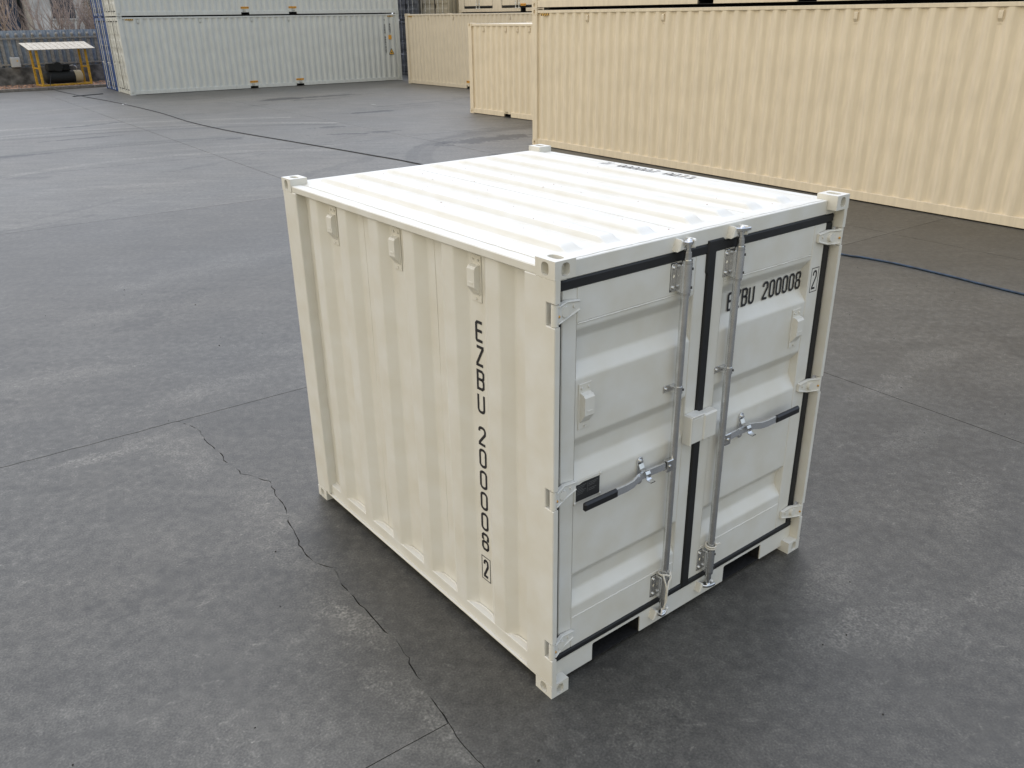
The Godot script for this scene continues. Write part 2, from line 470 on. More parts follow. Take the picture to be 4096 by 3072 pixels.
		# wheel tracks that swing round the yard
		for t in [[3.0, -13.0, 7.2, 3.4, 5.2, -0.07], [3.0, -13.0, 7.55, 3.4, 5.2, -0.06], [3.2, -12.6, 5.2, 3.6, 5.6, 0.05], [2.0, -14.5, 9.6, 3.9, 5.6, -0.05], [2.0, -14.5, 9.95, 3.9, 5.6, 0.05], [12.5, -11.0, 5.4, 3.2, 5.0, -0.07], [12.5, -11.0, 5.1, 3.2, 5.0, -0.05], [1.0, -10.0, 13.5, 4.2, 5.4, -0.06], [1.0, -10.0, 14.0, 4.2, 5.4, 0.05], [0.0, -9.0, 17.0, 4.4, 5.3, 0.06], [6.0, -23.0, 8.0, 2.2, 3.6, -0.05]]:
			for q in int(t[2] * (t[4] - t[3]) * k * 1.3):
				var ang: float = t[3] + q / (t[2] * k * 1.3)
				var wob := (mid[(q * 37) % mid.size()] / 255.0 - 0.5) * 0.1
				for w in range(-int(0.11 * k) - 1, int(0.11 * k) + 2):
					var rr: float = t[2] + w / k + wob
					var i := int((t[0] + cos(ang) * rr - x0) * k); var j := int((t[1] + sin(ang) * rr - z0) * k)
					if i > 0 and j > 0 and i < size and j < size: val[j * size + i] += t[5] * (0.2 + fine[j * size + i] / 255.0) * 2.0
	var out := PackedByteArray()
	out.resize(size * size * 3)
	for at in size * size:
		var t := clampf(val[at], 0.12, 1.0)
		var h := hue[at] / 255.0
		out[at * 3] = int(clampf(t * (0.985 + 0.02 * (h - 0.4)), 0, 1) * 255)
		out[at * 3 + 1] = int(t * 250)
		out[at * 3 + 2] = int(clampf(t * (0.985 - 0.03 * (h - 0.5)), 0, 1) * 255)
	return ImageTexture.create_from_image(Image.create_from_data(size, size, false, Image.FORMAT_RGB8, out))

func concrete_grain() -> ImageTexture:
	var a := FastNoiseLite.new(); a.seed = 5; a.frequency = 0.16; a.fractal_octaves = 3
	var b := FastNoiseLite.new(); b.seed = 6; b.frequency = 0.03; b.fractal_octaves = 4
	var c := FastNoiseLite.new(); c.seed = 8; c.frequency = 0.045; c.fractal_octaves = 3; c.fractal_type = FastNoiseLite.FRACTAL_RIDGED
	var pa := a.get_seamless_image(1024, 1024).get_data()
	var pb := b.get_seamless_image(1024, 1024).get_data()
	var pc := c.get_seamless_image(1024, 1024).get_data()
	var out := PackedByteArray(); out.resize(1024 * 1024)
	for i in out.size():
		var t := 186.0 + (pa[i] - 128) * 0.30 + (pb[i] - 128) * 0.16
		if pc[i] > 214 and pa[i] > 130: t += 34.0
		elif pa[i] < 40: t -= 25.0
		out[i] = int(clampf(t, 0, 255))
	return ImageTexture.create_from_image(Image.create_from_data(1024, 1024, false, Image.FORMAT_L8, out))

func concrete(key: String, map: ImageTexture, grain: ImageTexture, tone := 1.0) -> void:
	var m := mat(key, lin(0.53 * tone, 0.505 * tone, 0.43 * tone), 0.5, 0.0, grain, 0.42, grain, 0.08)
	m.uv1_world_triplanar = true
	m.detail_enabled = true
	m.detail_albedo = map
	m.detail_blend_mode = BaseMaterial3D.BLEND_MODE_MUL
	m.detail_uv_layer = BaseMaterial3D.DETAIL_UV_2

func rough_line(a: Vector2, b: Vector2, amp: float, step: float, sd: int) -> PackedVector2Array:
	var f := FastNoiseLite.new(); f.seed = sd; f.frequency = 2.2; f.fractal_octaves = 4
	var n := maxi(1, int(a.distance_to(b) / step))
	var o := PackedVector2Array()
	var side := (b - a).orthogonal().normalized()
	for i in n:
		var p := a.lerp(b, float(i) / n)
		o.append(p + side * f.get_noise_2dv(p) * amp * (0.0 if i == 0 else 1.0))
	return o

func build_ground() -> void:
	var ground := Node3D.new()
	ground.name = "ground"; add_child(ground)
	ground.set_meta("kind", "structure")
	var base := Shape.new()
	base.quad(V(-250, -0.014, -300), V(300, -0.014, -300), V(300, -0.014, 200), V(-250, -0.014, 200), Vector3.UP)
	part("subsoil", base, M.gap_dirt, ground)
	var grain := concrete_grain()
	var rect_n := [-6.0, -14.5, 20.0]
	var rect_f := [-6.0, -42.0, 32.0]
	concrete("concrete_near", concrete_map(1024 * 2, rect_n[0], rect_n[1], rect_n[2], true), grain)
	concrete("concrete_shaded", M.concrete_near.detail_albedo, grain, 0.86)  # same concrete darkened: shade around the container put into the base colour
	concrete("concrete_far", concrete_map(1024, rect_f[0], rect_f[1], rect_f[2], false), grain)
	# the crack, point by point
	var crack := PackedVector2Array()
	var raw := [[-0.35, -3.943], [-0.313, -3.826], [-0.298, -3.626], [-0.305, -3.303], [-0.312, -3.119], [-0.298, -2.86], [-0.246, -2.774], [-0.183, -2.637], [-0.204, -2.509], [-0.231, -2.334], [-0.275, -2.146], [-0.31, -1.998], [-0.355, -1.834], [-0.359, -1.664], [-0.306, -1.508], [-0.323, -1.411], [-0.335, -1.252], [-0.344, -1.127], [-0.343, -0.973], [-0.337, -0.787], [-0.35, -0.628], [-0.417, -0.391], [-0.426, -0.226], [-0.437, -0.174]]
	for i in raw.size() - 1:
		crack.append_array(rough_line(Vector2(raw[i][0], raw[i][1]), Vector2(raw[i + 1][0], raw[i + 1][1]), 0.03, 0.035, 60))
	crack.append(Vector2(-0.437, -0.174))
	var low := rough_line(Vector2(-0.437, -0.174), Vector2(-0.454, 0.096), 0.03, 0.035, 61)
	low.append_array(rough_line(Vector2(-0.454, 0.096), gp(-0.5, 4.6), 0.05, 0.06, 62))
	low.append(gp(-0.5, 4.6))
	var chip := func(line: PackedVector2Array, sd: int, amp: float) -> PackedVector2Array:
		var f := FastNoiseLite.new(); f.seed = sd; f.frequency = 9.0; f.fractal_octaves = 3
		var o := PackedVector2Array()
		for i in line.size():
			var d := (line[mini(i + 1, line.size() - 1)] - line[maxi(i - 1, 0)]).orthogonal().normalized()
			o.append(line[i] + d * maxf(0.0, f.get_noise_2dv(line[i])) * amp * (0.0 if i == 0 or i == line.size() - 1 else 1.0))
		return o
	var crack_l: PackedVector2Array = chip.call(crack, 71, 0.022)
	var crack_r: PackedVector2Array = chip.call(crack, 72, -0.014)
	var polys := []
	var cat := func(list: Array) -> PackedVector2Array:
		var o := PackedVector2Array()
		for e in list: o.append_array(e)
		return o
	var rev := func(p: PackedVector2Array) -> PackedVector2Array:
		var q := p.duplicate(); q.reverse(); return q
	var one := func(p: Vector2) -> PackedVector2Array: return PackedVector2Array([p])
	# front row and the cracked row
	var j1l := rough_line(gp(-9, -3.93), Vector2(-0.35, -3.943), 0.03, 0.05, 63)
	polys.append([cat.call([j1l, crack_l, rough_line(Vector2(-0.437, -0.174), gp(-9, -0.16), 0.004, 0.2, 64), one.call(gp(-9, -0.16))]), 0.008, true])
	polys.append([cat.call([crack_r, low, one.call(gp(4.15, 4.6)), one.call(gp(4.15, -3.93))]), 0.007, true])
	polys.append([cat.call([one.call(gp(-9, -0.16)), rev.call(rough_line(Vector2(-0.437, -0.174), gp(-9, -0.16), 0.004, 0.2, 64)), low, one.call(gp(-9, 4.6))]), 0.001, true])
	polys.append([PackedVector2Array([gp(4.15, -3.93), gp(9.0, -3.93), gp(9.0, 4.6), gp(4.15, 4.6)]), 0.007, true])
	polys.append([PackedVector2Array([gp(9.0, -3.93), gp(15.0, -3.93), gp(15.0, 4.6), gp(9.0, 4.6)]), 0.007, true])
	var rows := [-3.93, -11.75, -17.15, -23.3, -30.0, -36.0, -42.0]
	var cols := [-9.0, 4.15, 9.0, 14.4, 20.0, 27.0]
	for r in rows.size() - 1:
		for c in cols.size() - 1:
			var p: PackedVector2Array
			if r == 0 and c == 0:
				p = cat.call([rev.call(cat.call([j1l, one.call(Vector2(-0.35, -3.943))])), one.call(gp(-9, -11.75)), one.call(gp(4.15, -11.75)), one.call(gp(4.15, -3.93))])
			else:
				p = PackedVector2Array([gp(cols[c], rows[r + 1]), gp(cols[c + 1], rows[r + 1]), gp(cols[c + 1], rows[r]), gp(cols[c], rows[r])])
			polys.append([p, 0.006 if r == 0 else 0.010, r == 0])
	# wide slabs round about, out to the edges of the yard
	polys.append([PackedVector2Array([gp(-60, -42), gp(-9, -42), gp(-9, 4.6), gp(-60, 4.6)]), 0.01, false])
	polys.append([PackedVector2Array([gp(-60, 4.6), gp(60, 4.6), gp(60, 60), gp(-60, 60)]), 0.01, false])
	polys.append([PackedVector2Array([gp(27, -60), gp(60, -60), gp(60, 4.6), gp(27, 4.6)]), 0.01, false])
	polys.append([PackedVector2Array([gp(15, -3.93), gp(27, -3.93), gp(27, 4.6), gp(15, 4.6)]), 0.01, false])
	var slab_no := 0
	for e in polys:
		slab_no += 1
		var list := Geometry2D.offset_polygon(e[0], -e[1] * 0.5, Geometry2D.JOIN_MITER)
		if list.is_empty():
			continue
		var poly: PackedVector2Array = list[0]
		for q in list:
			if q.size() > poly.size(): poly = q
		var s := Shape.new()
		var idx := Geometry2D.triangulate_polygon(poly)
		for i in range(0, idx.size(), 3):
			s.flat(V(poly[idx[i]].x, 0, poly[idx[i]].y), V(poly[idx[i + 1]].x, 0, poly[idx[i + 1]].y), V(poly[idx[i + 2]].x, 0, poly[idx[i + 2]].y), Vector3.UP)
		for i in poly.size():
			var a := poly[i]; var b := poly[(i + 1) % poly.size()]
			var o := (b - a).orthogonal()
			if Geometry2D.is_point_in_polygon((a + b) * 0.5 + o.normalized() * 0.001, poly): o = -o
			s.quad(V(a.x, 0, a.y), V(b.x, 0, b.y), V(b.x, -0.0135, b.y), V(a.x, -0.0135, a.y), V(o.x, 0, o.y))
		var rc: Array = rect_n if e[2] else rect_f
		for p in s.v: s.uv2.append(Vector2((p.x - rc[0]) / rc[2], (p.z - rc[1]) / rc[2]))
		part("concrete_slab", s, (M.concrete_shaded if slab_no in [2, 4, 5] else M.concrete_near) if e[2] else M.concrete_far, ground)  # slabs under, before and right of the container take the shaded copy
	# grit lying about
	var grit := Shape.new()
	rng.seed = 19
	for i in 150:
		var p := V(rng.randf_range(-2.6, 8), 0, rng.randf_range(-9, 2.2))
		if p.x > -0.15 and p.x < 2.0 and p.z < 0.15 and p.z > -2.45: continue
		var r := rng.randf_range(0.002, 0.005) * (1.3 if p.z < -4 else 1.0)
		grit.ball(p + V(0, r * 0.5, 0), V(r * rng.randf_range(0.8, 1.7), r * 0.7, r), 6)
	var g := part("grit", grit, M.pebble, self)
	g.set_meta("kind", "stuff"); g.set_meta("label", "dark grit scattered on the concrete yard"); g.set_meta("category", "grit")

# ------------------------------------------------------------------ pieces shared by the containers
func holed(s: Shape, o: Vector3, du: Vector3, dv: Vector3, w: float, h: float, c: Vector2, rx: float, ry: float, deep: float) -> void:
	# a plate w x h from corner o with a stadium hole at c and a blind tunnel behind it
	var out := du.cross(dv).normalized()
	var N := 24
	var ring := []; var rim := []
	for i in N:
		var t := TAU * i / N
		var p := Vector2(cos(t), sin(t))
		# superellipse for an obround
		var k := pow(pow(absf(p.x), 3.0) + pow(absf(p.y), 3.0), -1.0 / 3.0)
		ring.append(c + Vector2(p.x * rx, p.y * ry) * k)
		var q := c
		var tx := INF if absf(p.x) < 1e-6 else ((w - c.x) / p.x if p.x > 0 else -c.x / p.x)
		var ty := INF if absf(p.y) < 1e-6 else ((h - c.y) / p.y if p.y > 0 else -c.y / p.y)
		q += p * minf(tx, ty)
		rim.append(q)
	var at := func(p: Vector2, d := 0.0) -> Vector3: return o + du * p.x + dv * p.y - out * d
	for corner in [Vector2(0, 0), Vector2(w, 0), Vector2(w, h), Vector2(0, h)]:
		var best := 0
		for i in N:
			if rim[i].distance_to(corner) < rim[best].distance_to(corner): best = i
		rim[best] = corner
	for i in N:
		var j := (i + 1) % N
		s.quad(at.call(rim[i]), at.call(rim[j]), at.call(ring[j]), at.call(ring[i]), out)
		var mid: Vector2 = (ring[i] + ring[j]) * 0.5
		s.quad(at.call(ring[i]), at.call(ring[j]), at.call(ring[j], deep), at.call(ring[i], deep), at.call(c) - at.call(mid))
		s.flat(at.call(ring[i], deep), at.call(ring[j], deep), at.call(c, deep), out)

func casting(lo: Vector3, sz: Vector3, sx: float, sy: float, szn: float, hole := 1.0) -> Shape:
	# corner casting; sx, sy, szn say which sides are outer and carry holes
	var s := Shape.new()
	var hi := lo + sz
	var X := V(1, 0, 0); var Y := V(0, 1, 0); var Z := V(0, 0, 1)
	for side in [-1.0, 1.0]:
		var x := lo.x if side < 0 else hi.x
		var oz := hi.z if side > 0 else lo.z
		var du := -Z if side > 0 else Z
		if side == sx: holed(s, V(x, lo.y, oz), du, Y, sz.z, sz.y, Vector2(sz.z * 0.5, sz.y * 0.5), sz.z * 0.19 * hole, sz.y * 0.36 * hole, 0.03 * hole)
		else: s.quad(V(x, lo.y, lo.z), V(x, hi.y, lo.z), V(x, hi.y, hi.z), V(x, lo.y, hi.z), X * side)
		var z := lo.z if side < 0 else hi.z
		var ox := lo.x if side > 0 else hi.x
		if side == szn: holed(s, V(ox, lo.y, z), X if side > 0 else -X, Y, sz.x, sz.y, Vector2(sz.x * 0.5, sz.y * 0.5), sz.x * 0.2 * hole, sz.y * 0.36 * hole, 0.03 * hole)
		else: s.quad(V(lo.x, lo.y, z), V(hi.x, lo.y, z), V(hi.x, hi.y, z), V(lo.x, hi.y, z), Z * side)
		var y := lo.y if side < 0 else hi.y
		if side == sy and sy > 0: holed(s, V(lo.x, y, hi.z), X, -Z, sz.x, sz.z, Vector2(sz.x * 0.5, sz.z * 0.5), sz.x * 0.2, sz.z * 0.32, 0.03)
		else: s.quad(V(lo.x, y, lo.z), V(hi.x, y, lo.z), V(hi.x, y, hi.z), V(lo.x, y, hi.z), Y * side)
	return s

var vent_plate: ArrayMesh
var vent_hood: ArrayMesh
var vent_rivet: ArrayMesh
func make_vent_meshes() -> void:
	var p := Shape.new()
	p.box(V(-0.034, -0.1, 0), V(0.034, 0.1, 0.004), 0.002)
	vent_plate = p.mesh()
	var h := Shape.new()
	# side view: depth, height
	h.prism(PackedVector2Array([Vector2(0.003, 0.062), Vector2(0.024, 0.056), Vector2(0.033, 0.046), Vector2(0.033, -0.03), Vector2(0.003, -0.072)]), 0.052, Transform3D(Basis(V(0, 0, 1), V(0, 1, 0), V(-1, 0, 0)), V(0.026, 0, 0)))
	h.box(V(-0.015, -0.016, 0.033), V(0.015, -0.008, 0.0345), 0.001)
	vent_hood = h.mesh()
	var r := Shape.new()
	r.cyl(V(0, 0, 0.004), V(0, 0, 0.009), 0.0065, 10, 0.004)
	vent_rivet = r.mesh()

func vent(parent: Node3D, xf: Transform3D, m: Material, small := false) -> void:
	var o := place("vent", vent_plate, m, parent, xf)
	place("hood", vent_hood, m, o)
	if not small:
		for q in [[-0.018, 0.08], [0.018, 0.08], [0.0, -0.087]]: place("rivet", vent_rivet, m, o, Transform3D(Basis.IDENTITY, V(q[0], q[1], 0)))

func corr(a: float, b: float, pitch: float, crest: float, slope: float, depth: float, first: float) -> PackedVector2Array:
	# recess, crest, recess ... between a and b; first: centre of the first crest
	var p := PackedVector2Array([Vector2(a, depth)])
	var c := first
	while c + crest * 0.5 + slope < b - 0.005:
		for q in [[-crest * 0.5 - slope, depth], [-crest * 0.5, 0.0], [crest * 0.5, 0.0], [crest * 0.5 + slope, depth]]:
			if c + q[0] > p[p.size() - 1].x + 0.004: p.append(Vector2(c + q[0], q[1]))
		c += pitch
	p.append(Vector2(b, depth))
	return p

# ------------------------------------------------------------------ the cream container in front
const W := 1.849
const H := 2.004
const L := 2.287
const DZ := -0.05      # plane of the doors
func letter(c: Node3D, ch: String, w: float, h: float, t: float, xf: Transform3D) -> void:
	var s := Shape.new()
	s.glyph(ch, w, h, t, xf)
	part("letter" if ch in "EZBU" else "numeral", s, M.print_black, c)

func text_run(c: Node3D, text: String, adv: float, w: float, h: float, t: float, xf: Transform3D) -> void:
	var x := 0.0
	for ch in text:
		if ch != " ": letter(c, ch, w, h, t, xf.translated_local(V(x, 0, 0)))
		x += adv

func boxed_two(c: Node3D, w: float, h: float, t: float, xf: Transform3D) -> void:
	var s := Shape.new()
	s.stroke(PackedVector2Array([Vector2(0, 0), Vector2(w, 0), Vector2(w, h), Vector2(0, h)]), 0.004, xf, true)
	part("numeral_box", s, M.print_black, c)
	letter(c, "2", w * 0.6, h * 0.8, t, xf.translated_local(V(w * 0.2, h * 0.1, 0)))

func build_cream() -> void:
	var P: Material = M.cream_paint
	var c := thing("storage_container", "small cream steel container with white roof and galvanised door rods in the foreground", "container")
	# corner castings
	var cs := V(0.1, 0.069, 0.11)
	for x in [0, 1]:
		for y in [0, 1]:
			for z in [0, 1]:
				var lo := V(0.0 if x == 0 else W - cs.x, 0.0 if y == 0 else H - cs.y, -cs.z if z == 0 else -L)
				part("corner_casting", casting(lo, cs, -1.0 if x == 0 else 1.0, 1.0 if y == 1 else -1.0, 1.0 if z == 0 else -1.0), P, c)
	# posts: notched at the front where the hinges sit
	var hy := [1.8, 1.02, 0.255]
	for x in [0, 1]:
		var poly := PackedVector2Array([Vector2(-0.175, 0.069), Vector2(0, 0.069)])
		for k in [2, 1, 0]:
			poly.append_array([Vector2(0, hy[k] - 0.045), Vector2(-0.05, hy[k] - 0.045), Vector2(-0.05, hy[k] + 0.045), Vector2(0, hy[k] + 0.045)])
		poly.append_array([Vector2(0, 1.935), Vector2(-0.175, 1.935)])
		var s := Shape.new()
		var flip := Transform3D(Basis(V(0, 0, 1), V(0, 1, 0), V(-1, 0, 0)), V(0.027, 0, 0)) if x == 0 else Transform3D(Basis(V(0, 0, 1), V(0, 1, 0), V(1, 0, 0)), V(W - 0.027, 0, 0))
		s.prism(poly, 0.026 if x == 0 else 0.026, flip, 0.003)
		s.box(V(0.027, 0.069, -0.2) if x == 0 else V(W - 0.075, 0.069, -0.2), V(0.075, 1.935, -0.075) if x == 0 else V(W - 0.027, 1.935, -0.075))
		part("corner_post", s, P, c)
		var r := Shape.new()
		if x == 0: r.box(V(0.001, 0.069, -L + 0.001), V(0.07, 1.935, -2.13), 0.004)
		else: r.box(V(W - 0.07, 0.069, -L + 0.001), V(W - 0.001, 1.935, -2.13), 0.004)
		part("corner_post", r, P, c)
	# rails
	for x in [0, 1]:
		var s := Shape.new()
		s.box(V(0.004 if x == 0 else W - 0.06, 1.934, -2.177), V(0.06 if x == 0 else W - 0.004, 1.969, -0.11), 0.004)
		part("top_rail", s, P, c)
		var b := Shape.new()
		b.box(V(0.02 if x == 0 else W - 0.07, 0.062, -2.177), V(0.07 if x == 0 else W - 0.02, 0.128, -0.11), 0.002)
		b.box(V(0.008 if x == 0 else W - 0.07, 0.05, -2.177), V(0.07 if x == 0 else W - 0.008, 0.0617, -0.11), 0.002)
		part("bottom_rail", b, P, c)
	# corrugated sides
	var dn := FastNoiseLite.new(); dn.seed = 4; dn.frequency = 1.3
	var pr := fillet(corr(-2.135, -0.17, 0.313, 0.084, 0.06, 0.038, -1.966), 0.008, 3)
	var sw := Shape.new()
	sw.sheet(pr, V(0.02, 0.1, 0), V(0, 0, 1), V(1, 0, 0), V(0, 1, 0), 1.84, 0.004, dn, 0.0022)
	var left := part("side_wall", sw, P, c)
	for z in [-1.497, -0.87]:
		var bead := Shape.new()
		bead.tube(PackedVector3Array([V(0.0583, 1.93, z), V(0.0583, 1.4, z + 0.003), V(0.0583, 0.8, z), V(0.0583, 0.14, z + 0.002)]), 0.0018, 5)
		part("weld_bead", bead, P, left)
	var sr := Shape.new()
	sr.sheet(pr, V(W - 0.02, 0.1, 0), V(0, 0, 1), V(-1, 0, 0), V(0, 1, 0), 1.84, 0.004)
	part("side_wall", sr, P, c)
	var se := Shape.new()
	se.sheet(fillet(corr(0.06, W - 0.06, 0.3, 0.1, 0.06, 0.03, 0.3), 0.012, 2), V(0, 0.1, -L + 0.02), V(1, 0, 0), V(0, 0, 1), V(0, 1, 0), 1.84, 0.004)
	part("end_wall", se, P, c)
	var e2 := Shape.new()
	e2.box(V(0.1, 1.9, -L + 0.006), V(W - 0.1, 1.968, -L + 0.08), 0.003)
	part("end_beam", e2, P, c)
	var e3 := Shape.new()
	e3.box(V(0.1, 0.04, -L + 0.006), V(W - 0.1, 0.135, -L + 0.08), 0.003)
	part("end_beam", e3, P, c)
	# caulking lumps under the top rail and at the recess feet
	rng.seed = 33
	var lump := Shape.new()
	for k in 7:
		var zc := -2.12 + k * 0.313
		for q in 5:
			var zz := zc + rng.randf_range(-0.06, 0.06)
			lump.tube(PackedVector3Array([V(0.052, 1.93, zz - 0.03), V(0.05, 1.931, zz), V(0.052, 1.93, zz + 0.03)]), [0.002, rng.randf_range(0.003, 0.006), 0.002], 5)
		if zc < -0.2:
			lump.tube(PackedVector3Array([V(0.03, 0.1295, zc - 0.11), V(0.053, 0.13, zc - 0.05), V(0.054, 0.1315, zc), V(0.053, 0.13, zc + 0.05), V(0.028, 0.1295, zc + 0.11)]), [0.002, 0.004, 0.005, 0.004, 0.002], 6)
	part("sealant", lump, P, c)
	# floor plate closes the box
	var fl := Shape.new()
	fl.box(V(0.06, 0.132, -L + 0.03), V(W - 0.06, 0.145, -0.09))
	part("floor_plate", fl, M.pocket_dark, c)
	build_cream_roof(c, P)
	# header and sill
	var hd := Shape.new()
	hd.box(V(0.1, 1.911, -0.14), V(W - 0.1, 1.979, -0.049), 0.003)
	hd.box(V(0.028, 1.9112, -0.14), V(0.1, 1.9345, -0.0492))
	hd.box(V(W - 0.1, 1.9112, -0.14), V(W - 0.028, 1.9345, -0.0492))
	var header := part("door_header", hd, P, c)
	var wb := Shape.new()
	var pts := PackedVector3Array()
	for i in 60: pts.append(V(0.11 + i * (W - 0.22) / 59.0, 1.9795 + rng.randf_range(-0.0006, 0.0006), -0.066 + rng.randf_range(-0.003, 0.003)))
	wb.tube(pts, 0.0025, 5)
	part("weld_bead", wb, P, header)
	var sl := Shape.new()
	var sp := PackedVector2Array([Vector2(0.1, 0.03), Vector2(0.29, 0.03), Vector2(0.29, 0.118), Vector2(0.297, 0.125), Vector2(0.598, 0.125), Vector2(0.605, 0.118), Vector2(0.605, 0.03), Vector2(1.235, 0.03), Vector2(1.235, 0.118), Vector2(1.242, 0.125), Vector2(1.543, 0.125), Vector2(1.55, 0.118), Vector2(1.55, 0.03), Vector2(W - 0.1, 0.03), Vector2(W - 0.1, 0.0695), Vector2(W - 0.028, 0.0695), Vector2(W - 0.028, 0.139), Vector2(0.028, 0.139), Vector2(0.028, 0.0695), Vector2(0.1, 0.0695)])
	sl.prism(sp, 0.006, Transform3D(Basis.IDENTITY, V(0, 0, -0.055)))
	sl.box(V(0.1, 0.1395, -0.12), V(W - 0.1, 0.1415, -0.05))
	part("door_sill", sl, P, c)
	for x in [0.29, 1.235]:
		var fp := Shape.new()
		var x1: float = x + 0.315
		fp.box(V(x - 0.006, 0.028, -1.6), V(x - 0.0005, 0.131, -0.056))
		fp.box(V(x1 + 0.0005, 0.028, -1.6), V(x1 + 0.006, 0.131, -0.056))
		fp.box(V(x - 0.006, 0.1255, -1.6), V(x1 + 0.006, 0.131, -0.056))
		fp.box(V(x + 0.0, 0.028, -1.6), V(x1, 0.1255, -1.59))
		fp.box(V(x + 0.0, 0.024, -1.59), V(x1, 0.029, -0.0555))
		part("fork_pocket", fp, M.pocket_dark, c)
	build_cream_doors(c, P, hy)
	# vents on the side
	for z in [-1.81, -1.183, -0.555]:
		vent(c, Transform3D(Basis(V(0, 0, 1), V(0, 1, 0), V(-1, 0, 0)), V(0.0575, 1.81, z)), P)
	# lettering
	var y := 1.624
	var col := Basis(V(0, 0, 1), V(0, 1, 0), V(-1, 0, 0))
	for ch in "EZBU 200008":
		if ch == " ": y -= 0.049; continue
		letter(c, ch, 0.056, 0.097, 0.0135, Transform3D(col, V(0.0565, y - 0.095, -0.578)))
		y -= 0.112
	boxed_two(c, 0.066, 0.13, 0.0135, Transform3D(col, V(0.0565, 0.302, -0.583)))
	text_run(c, "EZBU 200008", 0.0515, 0.0425, 0.089, 0.0115, Transform3D(Basis.IDENTITY, V(1.108, 1.554, DZ - 0.0378)))
	boxed_two(c, 0.057, 0.12, 0.010, Transform3D(Basis.IDENTITY, V(1.693, 1.535, DZ + 0.0012)))
	var rb := Basis(V(0, 0, -1), V(-1, 0, 0), V(0, 1, 0))
	text_run(c, "EZBU 200008", 0.052, 0.042, 0.125, 0.0105, Transform3D(rb, V(1.768, 1.9795, -0.86)))
	boxed_two(c, 0.06, 0.135, 0.0105, Transform3D(rb, V(1.773, 1.9795, -1.5)))

func build_cream_roof(c: Node3D, P: Material) -> void:
	var ribs := [0.215, 0.42, 0.625, 0.92, 1.125, 1.335, 1.56]
	var dn := FastNoiseLite.new(); dn.seed = 14; dn.frequency = 1.1
	var h := func(x: float, z: float) -> float:
		var best := 0.0
		var zz := clampf(minf((-0.125 - z) / 0.07, (z + 2.185) / 0.06), 0.0, 1.0)
		for r in ribs:
			var e := clampf((0.056 - absf(x - r)) / 0.022, 0.0, 1.0)
			best = maxf(best, smoothstep(0.0, 1.0, e) * smoothstep(0.0, 1.0, zz))
		return 1.9655 + 0.0115 * smoothstep(0.0, 1.0, clampf(minf(x - 0.07, W - 0.062 - x) / 0.05, 0.0, 1.0)) + best * 0.026 + dn.get_noise_2d(x, z) * 0.0010 * clampf(minf((-0.1 - z) / 0.1, (z + 2.2) / 0.1), 0, 1)
	var xs := []
	var zs := []
	for i in 186: xs.append(0.05 + (W - 0.1) * i / 185.0)
	var z := -0.06
	while z > -2.25:
		zs.append(z)
		z -= 0.012 if z > -0.22 or z < -2.1 else 0.08
	zs.append(-2.25)
	var s := Shape.new()
	var nrm := func(x: float, q: float) -> Vector3: return V(h.call(x - 0.003, q) - h.call(x + 0.003, q), 0.006, h.call(x, q - 0.003) - h.call(x, q + 0.003)).normalized()
	var P0 := []
	for j in zs.size():
		var row := []
		for i in xs.size(): row.append([V(xs[i], h.call(xs[i], zs[j]), zs[j]), nrm.call(xs[i], zs[j])])
		P0.append(row)
	for j in zs.size() - 1:
		for i in xs.size() - 1:
			var a = P0[j][i]; var b = P0[j][i + 1]; var d = P0[j + 1][i + 1]; var e = P0[j + 1][i]
			s.tri(a[0], b[0], d[0], a[1], b[1], d[1])
			s.tri(a[0], d[0], e[0], a[1], d[1], e[1])
	var roof := part("roof_panel", s, P, c)
	var seam := Shape.new()
	for x in [0.78, 1.24]:
		seam.tube(PackedVector3Array([V(x, 1.9775, -0.09), V(x + 0.002, 1.9777, -1.1), V(x, 1.9775, -2.2)]), 0.0016, 5)
	for x in [0.072, W - 0.072]:
		var pts := PackedVector3Array()
		for i in 50: pts.append(V(x + rng.randf_range(-0.002, 0.002), 1.967, -0.1 - i * 2.09 / 49.0))
		seam.tube(pts, 0.0022, 5)
	part("weld_bead", seam, P, roof)
	var sp := Shape.new()
	rng.seed = 51
	for i in 70:
		var x := rng.randf_range(0.1, W - 0.1)
		var q := -rng.randf_range(0.08, 2.2)
		var r := rng.randf_range(0.0012, 0.003)
		sp.ball(V(x, h.call(x, q) + r * 0.2, q), V(r * rng.randf_range(1, 2.2), r * 0.5, r), 6)
	part("dirt_specks", sp, M.litter, roof).set_meta("kind", "stuff")

